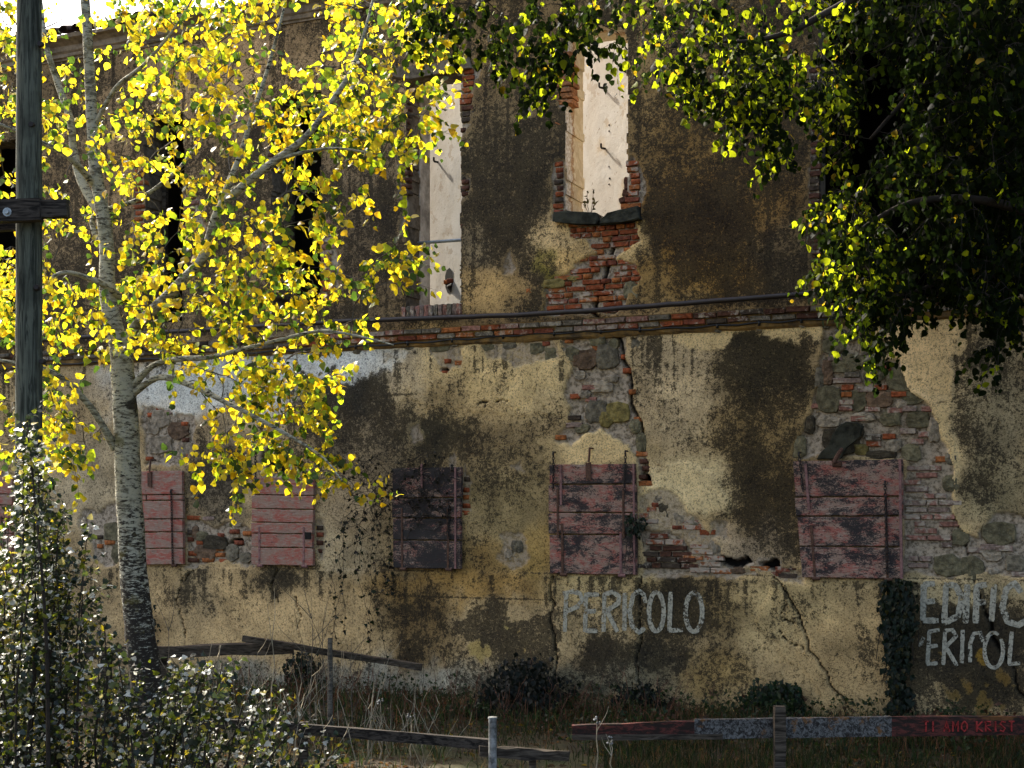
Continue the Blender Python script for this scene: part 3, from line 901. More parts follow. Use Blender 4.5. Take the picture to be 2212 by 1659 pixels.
# ------------------------------------------------------------------ bricks and stones
def ring_mesh(name, seed):
    r = random.Random(seed)
    ring = [(-.5, -.5), (0, -.5), (.5, -.5), (.5, 0), (.5, .5), (0, .5), (-.5, .5), (-.5, 0)]
    vs = []
    for (y, k) in ((.5, .98), (-.36, 1.0), (-.5, .86)):
        for (x, z) in ring:
            vs.append((x * (k if y > -.45 else .95) + r.uniform(-.025, .025), y + (r.uniform(-.05, .05) if y < 0 else 0), z * (k if y > -.45 else .82) + r.uniform(-.07, .07)))
    vs.append((0, -.52, r.uniform(-.1, .1)))
    fs = []
    for j in range(2):
        for i in range(8):
            i2 = (i + 1) % 8
            fs.append((j * 8 + i, j * 8 + i2, (j + 1) * 8 + i2, (j + 1) * 8 + i))
    fs += [(16 + i, 16 + (i + 1) % 8, 24) for i in range(8)]
    me = bpy.data.meshes.new(name); me.from_pydata(vs, [], fs); me.materials.append(M['brick'])
    return me
BM = [ring_mesh('brick', 40 + i) for i in range(10)]
BRICKS = []
def brick_col(kind='red'):
    r = rnd.random()
    if kind == 'red': c = (0.30, 0.080, 0.030) if r < .5 else (0.36, 0.125, 0.04) if r < .8 else (0.20, 0.06, 0.032)
    elif kind == 'dark': c = (0.10, 0.045, 0.028) if r < .6 else (0.07, 0.05, 0.035)
    elif kind == 'pink': c = (0.31, 0.15, 0.11) if r < .6 else (0.27, 0.19, 0.15)
    elif kind == 'lit': c = (0.36, 0.15, 0.06)
    else: c = (0.18, 0.15, 0.11)
    k = rnd.uniform(.8, 1.2)
    return tuple(x * k for x in c)
def add_brick(s, z, L, hh, y=.012, kind='red', smear=.25, rot=0.0, parent=None, depth=.09):
    o = bpy.data.objects.new('brick', BM[rnd.randrange(10)])
    o.scale = (L, depth, hh)
    o.location = (s, y + depth * .5 - .005 + rnd.uniform(-.007, .007), z)
    o.rotation_euler = (rnd.uniform(-.02, .02), rot + rnd.uniform(-.02, .02), rnd.uniform(-.03, .03))
    c = brick_col(kind); o.color = (c[0], c[1], c[2], smear + rnd.uniform(-.1, .2))
    o.parent = parent or B
    BRICKS.append(o)
    return o
SN = [0]
def add_stone(cx, cy, w, h, kind='olive', y=.004, n=11, conv=None, seed=None):
    """cx, cy, w, h on the facade (photo units); an irregular stone bedded in the wall"""
    if conv:
        a = conv(cx - w / 2, cy - h / 2); c = conv(cx + w / 2, cy + h / 2)
        cx, cy, w, h = (a[0] + c[0]) / 2, (a[1] + c[1]) / 2, c[0] - a[0], c[1] - a[1]
    s, z = W(cx, cy); s2, z2 = W(cx + w / 2, cy - h / 2)
    rw, rh = s2 - s, z2 - z
    r = rnd
    out = []
    for i in range(n):
        a = 2 * math.pi * i / n + r.uniform(-.2, .2)
        ca, sn_ = math.cos(a), math.sin(a)
        p = 4.5
        k = (abs(ca) ** p + abs(sn_) ** p) ** (-1 / p) * r.uniform(.86, 1.08) * 1.06
        out.append((ca * k * rw, sn_ * k * rh))
    b = MB()
    for (yy, k) in ((.06, 1.0), (y + .010, 1.0), (y + .0, .93), (y - .004 + r.uniform(-.006, .006), .5)):
        for (x, zz) in out:
            b.v.append((x * k + r.uniform(-.004, .004), yy + (r.uniform(-.005, .005) if yy < .05 else 0), zz * k + r.uniform(-.004, .004)))
    b.v.append((0, y - .006, 0))
    for j in range(3):
        for i in range(n):
            i2 = (i + 1) % n
            b.f.append((j * n + i, j * n + i2, (j + 1) * n + i2, (j + 1) * n + i))
    b.f += [(3 * n + i, 3 * n + (i + 1) % n, 4 * n) for i in range(n)]
    o = b.build('stone', M['stone'], B, world=False, smooth=False)
    o.location = (s, 0, z)
    c = {'olive': (0.19, 0.165, 0.095), 'grey': (0.21, 0.18, 0.125), 'yellow': (0.25, 0.195, 0.065), 'dark': (0.075, 0.060, 0.038), 'pale': (0.34, 0.28, 0.20), 'brown': (0.18, 0.115, 0.07)}[kind]
    k = r.uniform(.8, 1.2); o.color = (c[0] * k, c[1] * k, c[2] * k, 1)
    return o
def inpoly(px, py, poly, pad=0):
    return float(poly_sd(np.array([px]), np.array([py]), poly)[0]) < -pad
CK = [W(*p) for p in CR[0][0]]
def ckd(s, z): return float(line_d(np.array([s]), np.array([z]), CK)[0])
def fill_bricks(poly, kind='red', smear=.25, miss=.08, y=.012, L=.24, hh=.055, pitch=.067, avoid=(), pad=0):
    p = np.array(poly, float)
    za_ = W(p[:, 0].mean(), p[:, 1].max())[1]; zb_ = W(p[:, 0].mean(), p[:, 1].min())[1]
    sa_ = min(W(p[:, 0].min(), p[:, 1].min())[0], W(p[:, 0].min(), p[:, 1].max())[0]); sb_ = max(W(p[:, 0].max(), p[:, 1].min())[0], W(p[:, 0].max(), p[:, 1].max())[0])
    ps = [W(*q) for q in poly]
    z = za_ - .02; row = 0
    while z < zb_ + .03:
        s = sa_ - rnd.uniform(0, .2)
        while s < sb_:
            l = L if rnd.random() < .6 else L * .5
            l *= rnd.uniform(.9, 1.06)
            c = s + l / 2
            if inpoly(c, z, ps) and ckd(c, z) > .018 + l * .13 and rnd.random() > miss and not any(abs(c - a[0]) < a[2] and abs(z - a[1]) < a[3] for a in avoid):
                add_brick(c, z, l - .014, hh * rnd.uniform(.88, 1.05), y, kind, smear)
            s += l
        z += pitch; row += 1

# under the right upper window
fill_bricks([(1228, 474), (1380, 474), (1384, 520), (1345, 556), (1385, 566), (1392, 602), (1352, 672), (1180, 680), (1170, 622), (1205, 600), (1240, 562), (1272, 540), (1228, 512)], 'red', .36, .06)
add_stone(1195, 612, 46, 24, 'yellow', y=-.005); add_stone(1362, 628, 34, 40, 'olive'); add_stone(1238, 600, 26, 12, 'yellow')
# jamb bricks of the two bright windows
for yb in range(115, 225, 13): 
    s, z = W(1222 - rnd.uniform(2, 10), yb); add_brick(s, z, rnd.uniform(.14, .24), .055, .006, 'lit', .1, parent=None, depth=.22)
for yb in list(range(240, 330, 26)) + list(range(352, 470, 13)):
    s, z = W(1219, yb); l_ = rnd.uniform(.07, .13); add_brick(s - l_ / 2 - .022, z, l_, .054, .008, 'dark' if rnd.random() < .5 else 'red', .4)
for yb in range(352, 470, 13):
    s, z = W(1368 + rnd.uniform(-5, 4), yb); add_brick(s, z, rnd.uniform(.1, .19), .054, .010, 'red', .3)
for i, yb in enumerate(range(154, 262, 13)):
    s, z = W(1010 - i * .6 + rnd.uniform(-3, 3), yb); add_brick(s, z, rnd.uniform(.12, .2), .055, .010, 'red' if i < 6 else 'dark', .3)
for yb in (392, 405, 418): add_brick(*W(1004, yb), .09, .05, .012, 'dark', .4)
for yb in range(280, 640, 26): add_brick(*W(999, yb), .06, .05, .018, 'dark', .5)
for yb in range(192, 420, 14): add_brick(*W(874 + rnd.uniform(-3, 2), yb), .11, .052, .012, 'dark', .3)
# upper windows behind the poplar
for yb in range(355, 510, 13): add_brick(*W(299 + rnd.uniform(-3, 3), yb), rnd.uniform(.11, .2), .055, .01, 'red', .1)
for yb in range(425, 515, 13): add_brick(*W(408 + rnd.uniform(-4, 4), yb), rnd.uniform(.11, .22), .055, .01, 'pink', .45)
for yb in range(480, 650, 13): add_brick(*W(706 + rnd.uniform(-4, 4), yb), rnd.uniform(.11, .24), .055, .01, 'pink' if yb < 590 else 'red', .4)
for yb in range(256, 345, 13): add_brick(*W(580, yb), rnd.uniform(.08, .12), .055, .01, 'dark', .2)
# corner of the upper floor
for yb in range(150, 640, 16): add_brick(*W(1761 + rnd.uniform(-3, 1), yb), rnd.uniform(.08, .14), .055, .012, 'dark', .2)
# stone patch down the long crack
for a in ((1312, 768, 50, 54, 'grey'), (1268, 776, 44, 44, 'brown'), (1236, 765, 30, 34, 'olive'), (1290, 735, 34, 26, 'olive'), (1326, 742, 20, 24, 'olive'),
          (1288, 888, 44, 50, 'grey'), (1334, 890, 46, 46, 'yellow'), (1308, 905, 28, 34, 'yellow'), (1372, 920, 26, 32, 'olive'), (1262, 852, 26, 18, 'pale'), (1256, 925, 32, 20, 'olive'),
          (1300, 835, 50, 26, 'pale'), (1252, 810, 26, 20, 'pale'), (1384, 955, 22, 40, 'olive'), (1320, 818, 30, 16, 'pale')):
    add_stone(*a[:4], kind=a[4], y=-.002)
for x, y_, l, kk in ((1290, 752, .13, 'red'), (1242, 856, .12, 'red'), (1272, 836, .16, 'pink'), (1210, 944, .13, 'red'), (1240, 918, .2, 'pink'), (1275, 862, .14, 'pink'), (1354, 800, .1, 'red'), (1366, 846, .08, 'red'),
                     (1378, 905, .1, 'red'), (1386, 980, .14, 'red'), (1390, 996, .1, 'dark'), (1396, 1012, .1, 'dark'), (1394, 1044, .16, 'red'), (1386, 1030, .1, 'dark'), (1228, 735, .1, 'red'), (1240, 902, .15, 'dark'),
                     (967, 780, .09, 'red'), (992, 783, .12, 'red'), (960, 805, .08, 'red'), (1010, 815, .06, 'red'), (1180, 742, .1, 'red'), (1142, 628, .06, 'red'), (1345, 770, .05, 'red')):
    add_brick(*W(x, y_), l, .055, .004, kk, .2)
# rubble above and beside the right shutter
for cx, cy, w, h, kk in ((960, 565, 140, 100, 'olive'), (1080, 488, 66, 96, 'olive'), (1005, 482, 70, 56, 'grey'), (1050, 672, 210, 120, 'olive'), (1222, 722, 130, 150, 'olive'), (1385, 765, 180, 160, 'olive'),
                         (872, 762, 62, 130, 'grey'), (932, 895, 150, 170, 'olive'), (1122, 905, 90, 140, 'olive'), (1245, 900, 160, 110, 'brown'), (1462, 890, 140, 92, 'olive'), (1322, 1022, 130, 100, 'olive'),
                         (1494, 1030, 150, 110, 'olive'), (815, 1052, 66, 120, 'dark'), (1010, 1165, 250, 180, 'dark'), (1095, 1100, 120, 120, 'dark'), (745, 1195, 84, 150, 'olive'), (1452, 1235, 116, 110, 'olive'), (1705, 1272, 80, 80, 'grey'), (1700, 1425, 100, 100, 'olive'),
                         (925, 705, 70, 120, 'brown'), (1180, 500, 110, 90, 'brown'), (915, 410, 60, 90, 'grey'), (1160, 580, 60, 90, 'pale'), (1130, 1215, 100, 70, 'yellow'), (1340, 1190, 100, 80, 'pale'), (930, 765, 60, 80, 'brown'),
                         (1150, 1010, 150, 60, 'pale'), (930, 1040, 160, 70, 'pale'), (1260, 1250, 200, 60, 'dark'), (1600, 1090, 90, 150, 'pale'), (1390, 930, 70, 60, 'pale')):
    add_stone(cx, cy, w, h, kind=kk, conv=Z6)
for cx, cy, w, kk in ((1050, 825, 70, 'red'), (1045, 868, 62, 'red'), (1260, 825, 72, 'red'), (1375, 868, 88, 'red'), (1305, 705, 44, 'red'), (1000, 420, 90, 'pink'), (1215, 1180, 84, 'red'), (1312, 1132, 74, 'red'),
                      (1635, 1275, 54, 'red'), (975, 640, 84, 'pink'), (1050, 782, 170, 'pink'), (1175, 838, 110, 'pink'), (1045, 918, 84, 'pink'), (840, 942, 54, 'pink'), (1000, 330, 90, 'dark'), (1000, 375, 100, 'pink'),
                      (1210, 1140, 90, 'dark'), (1430, 1100, 90, 'pink'), (1530, 1120, 60, 'pink'), (1490, 1165, 70, 'pink'), (1190, 640, 60, 'dark'), (1040, 955, 80, 'pink'), (1210, 960, 90, 'pink'), (1120, 1020, 90, 'pink'), (1350, 970, 90, 'pink'), (1080, 745, 90, 'brown'), (1560, 960, 80, 'pink'), (1440, 960, 80, 'pink')):
    px, py = Z6(cx, cy); add_brick(*W(px, py), w / 2.514 / 1.1573 / 190 * .98, .056, .002, 'x' if kk == 'brown' else kk, .25 if kk == 'red' else .45)
fill_bricks([Z6(1432, 1310), Z6(1690, 1330), Z6(1680, 1420), Z6(1725, 1480), Z6(1710, 1660), Z3(1740, 60), Z3(1740, 240), Z3(1590, 300), Z3(1590, 420), Z3(1432, 420)], 'pink', .42, .2, y=.010, hh=.054, pitch=.072)
for cx, cy, w, h, kk in ((2000, 182, 220, 140, 'olive'), (1682, 386, 176, 136, 'olive'), (1832, 402, 150, 140, 'olive'), (1762, 205, 100, 110, 'olive'), (2110, 372, 130, 96, 'grey'), (1960, 425, 90, 50, 'pale'), (1960, 320, 120, 70, 'pale')):
    add_stone(cx, cy, w, h, kind=kk, conv=Z3)
for cx, cy, w in ((2130, 440, 80), (1860, 290, 90), (1940, 270, 90), (2040, 280, 90)):
    px, py = Z3(cx, cy); add_brick(*W(px, py), w / 2.514 / 1.1573 / 190, .056, .006, 'pink', .45)
# beside the middle shutter
fill_bricks([(1384, 1085), (1440, 1070), (1490, 1105), (1540, 1155), (1560, 1200), (1570, 1236), (1500, 1240), (1480, 1150), (1384, 1136)], 'red', .5, .62, y=.004)
for a in ((1530, 1215, 30, 20, 'pale'), (1545, 1180, 26, 30, 'pale'), (1500, 1130, 24, 30, 'grey'), (1465, 1120, 30, 26, 'pale'), (1420, 1078, 22, 18, 'pale'), (1595, 1232, 30, 14, 'brown')): add_stone(*a)
fill_bricks([(1384, 1178), (1480, 1182), (1495, 1200), (1384, 1206)], 'dark', .1, .0, y=.012, L=.3)
fill_bricks([(1384, 1140), (1470, 1152), (1500, 1180), (1384, 1176)], 'red', .5, .45)
fill_bricks([(1384, 1206), (1490, 1206), (1490, 1240), (1384, 1244)], 'dark', .35, .45)
for x, y_, l in ((1522, 1136, .16), (1528, 1150, .18), (1376, 1126, .1), (1640, 1228, .2), (1662, 1240, .25), (1700, 1244, .22), (1720, 1226, .2), (1690, 1230, .16), (1560, 1234, .2), (1430, 1108, .06), (1434, 1095, .05), (1370, 1060, .1), (1415, 1090, .08)):
    add_brick(*W(x, y_), l, .056, .008, 'red' if x < 1600 else 'dark' if rnd.random() < .4 else 'red', .25)
add_stone(1436, 1098, 32, 46, 'dark'); add_stone(1478, 1205, 26, 26, 'dark', y=.02)
add_stone(1116, 1180, 24, 26, 'grey', y=-.004); add_stone(1096, 1195, 18, 20, 'pale')
# round the two shutters on the left
for x, y_, w, h, kk in ((463, 1172, 56, 30, 'dark'), (442, 1193, 46, 30, 'brown'), (432, 1158, 26, 20, 'olive'), (500, 1195, 26, 36, 'grey'), (420, 1150, 14, 30, 'brown'), (530, 1205, 26, 22, 'grey'), (512, 1128, 18, 18, 'pale'),
                        (345, 905, 40, 40, 'pale'), (385, 930, 44, 40, 'brown'), (345, 960, 50, 40, 'pale'), (400, 975, 30, 40, 'pale'), (330, 925, 26, 30, 'pale'), (240, 1148, 34, 40, 'olive'), (255, 1195, 30, 40, 'olive'),
                        (950, 750, 40, 24, 'olive'), (1040, 748, 60, 24, 'olive'), (1100, 745, 30, 20, 'grey'), (1190, 768, 30, 40, 'olive'), (1160, 752, 34, 26, 'olive'), (885, 745, 24, 18, 'grey'),
                        (785, 1190, 18, 22, 'brown'), (802, 1180, 12, 20, 'brown'), (1250, 775, 28, 30, 'brown'), (1375, 742, 24, 22, 'grey')):
    add_stone(x, y_, w, h, kk)
for x, y_, l, kk in ((418, 1118, .22, 'red'), (450, 1120, .18, 'pink'), (505, 1148, .14, 'red'), (538, 1152, .2, 'red'), (475, 1156, .1, 'red'), (514, 1172, .14, 'red'), (430, 1172, .1, 'red'), (468, 1185, .18, 'red'), (474, 1198, .14, 'red'),
                     (416, 1195, .14, 'red'), (416, 1210, .16, 'dark'), (448, 1210, .18, 'red'), (482, 1212, .14, 'red'), (410, 1150, .08, 'dark'), (410, 1165, .09, 'red'), (326, 896, .13, 'red'), (345, 880, .15, 'red'), (398, 915, .1, 'red'), (318, 990, .16, 'red'), (400, 950, .1, 'dark'), (410, 985, .12, 'red'), (365, 890, .16, 'pink'),
                     (256, 1095, .08, 'red'), (256, 1110, .1, 'red'), (258, 1126, .1, 'red'), (236, 1172, .16, 'red'), (212, 1160, .14, 'dark'), (258, 1150, .1, 'red'), (215, 1180, .1, 'red'), (258, 1175, .09, 'dark'),
                     (690, 1140, .09, 'dark'), (690, 1155, .1, 'red'), (690, 1172, .09, 'dark'), (688, 1190, .1, 'dark'), (1008, 1058, .1, 'red'), (1008, 1074, .11, 'red'), (1007, 1092, .11, 'red'), (1006, 1108, .1, 'red'), (1009, 1035, .08, 'dark'),
                     (680, 660, .08, 'red'), (684, 672, .1, 'red'), (700, 668, .1, 'red'), (600, 590, .07, 'red'), (1186, 1062, .06, 'red'), (1186, 1085, .06, 'pink')):
    add_brick(*W(x, y_), l, .056, .010, kk, .15)

# string course: two courses of worn brick on the ledge, an ochre fillet below
zl = Z_LEDGE
for row, (zz, yy) in enumerate(((zl - .03, -.085), (zl - .098, -.06))):
    s = -9.3
    while s < 6.5:
        l = .26 * rnd.uniform(.9, 1.08)
        px_ = 1106 + F * CA * s / (D0 - SA * s) / KP
        kk = 'x' if rnd.random() < .35 else 'pink' if rnd.random() < .4 else 'red'
        if px_ > 1480 or px_ < 600: kk = 'dark' if rnd.random() < .6 else 'x'
        add_brick(s + l / 2, zz + rnd.uniform(-.004, .004), l - .012, .058, yy, kk, .35, depth=.14)
        s += l
b = MB(); n = 140
for i in range(n + 1):
    s = -9.3 + 15.8 * i / n
    for (y, z) in ((.02, zl + .02), (-.055, zl + .012), (-.048, zl - .064), (-.03, zl - .13), (-.042, zl - .145), (-.03, zl - .185), (-.005, zl - .21), (.03, zl - .215)):
        b.v.append((s, y + rnd.uniform(-.008, .008), z + rnd.uniform(-.006, .006)))
for i in range(n):
    for j in range(7): b.f.append((i * 8 + j, (i + 1) * 8 + j, (i + 1) * 8 + j + 1, i * 8 + j + 1))
b.build('string_course', M['ochre'], B, world=False)
# grey cement dabs where the cable is clipped
def cable_y(px):
    pts = [(-60, 806), (93, 790), (790, 748), (941, 738), (1143, 723), (1478, 709), (1778, 690), (1985, 673), (2300, 652)]
    for (x0, y0), (x1, y1) in zip(pts[:-1], pts[1:]):
        if x0 <= px <= x1: return y0 + (y1 - y0) * (px - x0) / (x1 - x0)
    return pts[-1][1]
clip_px = [772, 700, 884, 980, 1090, 1200, 1300, 1385, 1552, 1642, 1733, 1828, 1992, 2120, 2190]
for px in clip_px:
    o = add_stone(px, cable_y(px) + 2, 20, 26, 'grey', y=-.012); o.name = 'cement_dab'

# keep 300 bricks as single parts, the small far ones join one mass
def brick_key(o):
    wpos = wall_world(o.location[0], 0, o.location[2])
    px = 1106 + F * wpos[0] / wpos[1] / KP
    vis = 1.0 if (0 < px < 2212) else 0.0
    hid = .55 if px < 640 else .6 if (px > 1780 and o.location[2] > Z_LEDGE - .15) else 1.0
    return o.scale[0] * o.scale[2] * vis * hid / wpos[1] ** 2
BRICKS.sort(key=brick_key, reverse=True)
rest = BRICKS[296:]
rb = MB(); rc = []
for o in rest:
    Mx = Matrix.LocRotScale(o.location, o.rotation_euler, o.scale)
    rb.add([Mx @ v.co for v in o.data.vertices], [tuple(p.vertices) for p in o.data.polygons])
    rc += [tuple(o.color)[:3]] * len(o.data.vertices)
for o in BRICKS[:296]: col.objects.link(o)
for o in rest: bpy.data.objects.remove(o)
am = NT('old_brick_mass')
gco = am.n.new('ShaderNodeNewGeometry').outputs['Position']
nn = am.noise(gco, 30, 6, .65)
cc = am.attr('tint').outputs['Color']
am.base(am.mix(am.rng(nn, .35, .65), am.gain(cc, .45), cc)); am.normal(am.bump(nn, .8, .01))
bo = np_mesh('brickwork', np.array(rb.v), quads=np.array([f for f in rb.f if len(f) == 4]), tris=np.array([f for f in rb.f if len(f) == 3]), attrs={'tint': np.array(rc)}, mat=am.m, parent=B)
bo['kind'] = 'stuff'

# lintel and sill of the windows
def slab(px_poly, y0, y1, name, mat, parent, jit=.01):
    pts = [W(*p) for p in px_poly]
    n = len(pts); b = MB()
    for (y, k) in ((y1, 1.0), (y0 + .02, 1.0), (y0, .96)):
        cxs = sum(p[0] for p in pts) / n; czs = sum(p[1] for p in pts) / n
        for p in pts: b.v.append((cxs + (p[0] - cxs) * k + rnd.uniform(-jit, jit), y + rnd.uniform(-jit, jit), czs + (p[1] - czs) * k + rnd.uniform(-jit, jit)))
    for j in range(2):
        for i in range(n): b.f.append((j * n + i, j * n + (i + 1) % n, (j + 1) * n + (i + 1) % n, (j + 1) * n + i))
    b.f.append(tuple(2 * n + i for i in range(n)))
    return b.build(name, mat, parent, world=False)
slab([(850, 168), (846, 152), (868, 146), (905, 143), (940, 141), (960, 132), (990, 128), (1016, 126), (1020, 148), (985, 156), (930, 166), (890, 174)], -.05, .3, 'lintel', M['lintel'], WIN['u4'], .006)
slab([(1199, 480), (1200, 462), (1225, 458), (1260, 460), (1290, 463), (1297, 478), (1294, 486), (1250, 488)], -.09, .5, 'sill', M['mossy'], WIN['u5'])
slab([(1299, 486), (1302, 476), (1318, 462), (1340, 456), (1360, 452), (1382, 448), (1386, 474), (1350, 482)], -.08, .5, 'sill', M['mossy'], WIN['u5'])
# broken brick stump left standing at the sill
for (x, y_, l, r_) in ((1342, 440, .12, .1), (1336, 425, .1, -.3), (1346, 410, .12, .2), (1348, 395, .1, 0), (1345, 383, .08, .3)):
    o = add_brick(*W(x, y_), l, .07, .15, 'dark' if y_ < 430 else 'red', 0, r_, parent=WIN['u5'], depth=.16); o.name = 'broken_brick'; col.objects.link(o)
# brick-on-edge sill of the left bright window
s_ = u4l - .05; zz = W(930, 672)[1]
while s_ < u4r + .02:
    o = add_brick(s_ + .03, zz, .052, .15, -.03, 'pink' if rnd.random() < .6 else 'x', .3, parent=WIN['u4'], depth=.35); o.name = 'sill_brick'; col.objects.link(o); s_ += .062
# iron left in the openings
b = MB(); b.tube([(u4l - .05, .30, W(895, 514)[1]), (u4r + .05, .30, W(995, 507)[1])], .02, 8); b.build('iron_bar', M['galv'], WIN['u4'], world=False)
def inner_y(k, s):
    if k == 5: return .60 + (u5r + .10 - s) * math.tan(ROT5)
    return .40 + (u4r + .10 - s) * math.tan(ROT4)
def on_inner(k, px, py):
    """the point of the inner wall seen through the window"""
    s, z = W(px, py); C = Vector((-SA * 0 - 0, 0, 0))
    # camera in wall coordinates
    cs, cy = -D0 * -SA * -1, -D0 * CA
    cs = D0 * SA
    rot = ROT5 if k == 5 else ROT4; t = math.tan(rot)
    y_at = inner_y(k, 0.0)
    # ray (cs + a*(s-cs), cy + a*(0-cy)) meets y = y_at - t*s
    a = (y_at - t * cs - cy) / (-cy + t * (s - cs))
    return cs + a * (s - cs), cy - a * cy, EYE + a * (z - EYE)
for k, px, py in ((5, 1303, 190), (5, 1307, 321), (4, 946, 350)):
    x, y, z = on_inner(k, px, py)
    rt = ROT5 if k == 5 else ROT4; nd_ = Vector((-math.sin(rt), -math.cos(rt), 0)); p0 = Vector((x, y, z)); up_ = Vector((0, 0, 1))
    b = MB(); b.tube([p0 - nd_ * .02, p0 + nd_ * .05, p0 + nd_ * .06 + up_ * .012, p0 + nd_ * .06 + up_ * .055], [.015, .014, .013, .013], 6)
    b.build('pintle', M['black_iron'], WIN['u%d' % k], world=False)
for px, py in ((1316, 270), (1316, 283), (1316, 360), (1316, 398), (1317, 385)):
    x, y, z = on_inner(5, px, py); b = MB(); b.tube([(x, y + .03, z), (x, y - .004, z)], .011, 6); b.build('plug_hole', M['black_iron'], WIN['u5'], world=False)
x, y, z = on_inner(4, 970, 608)
b = MB()
pp = [(-.09, .08), (-.05, .15), (.02, .17), (.09, .12), (.10, -.02), (.07, -.14), (-.02, -.15), (-.08, -.06)]
nd = Vector((-math.sin(ROT4), -math.cos(ROT4), 0)); td = Vector((math.cos(ROT4), -math.sin(ROT4), 0))
c0 = Vector((x, y, z))
for k_, off in ((1.0, .003), (1.0, .003), (.75, .004)):
    pass
b.v = [tuple(c0 + td * p[0] + nd * .006 + Vector((0, 0, p[1]))) for p in pp]; b.f = [tuple(range(8))]
b.build('hole', M['dark_room'], WIN['u4'], world=False)
for i, (dx, dz) in enumerate(((-.03, .10), (.05, .08), (.07, .0))):
    q = c0 + td * dx + nd * .01; o = add_brick(q[0], q[2], .10, .05, q[1], 'red', .1, parent=WIN['u4'], depth=.05); o.name = 'brick'; col.objects.link(o)
b = MB(); b.tube([c0 + td * -.0 + Vector((0, 0, -.06)) + nd * .02, c0 + td * .15 + Vector((0, 0, -.06)) + nd * .05], .014, 6); b.build('iron_stub', M['black_iron'], WIN['u4'], world=False)

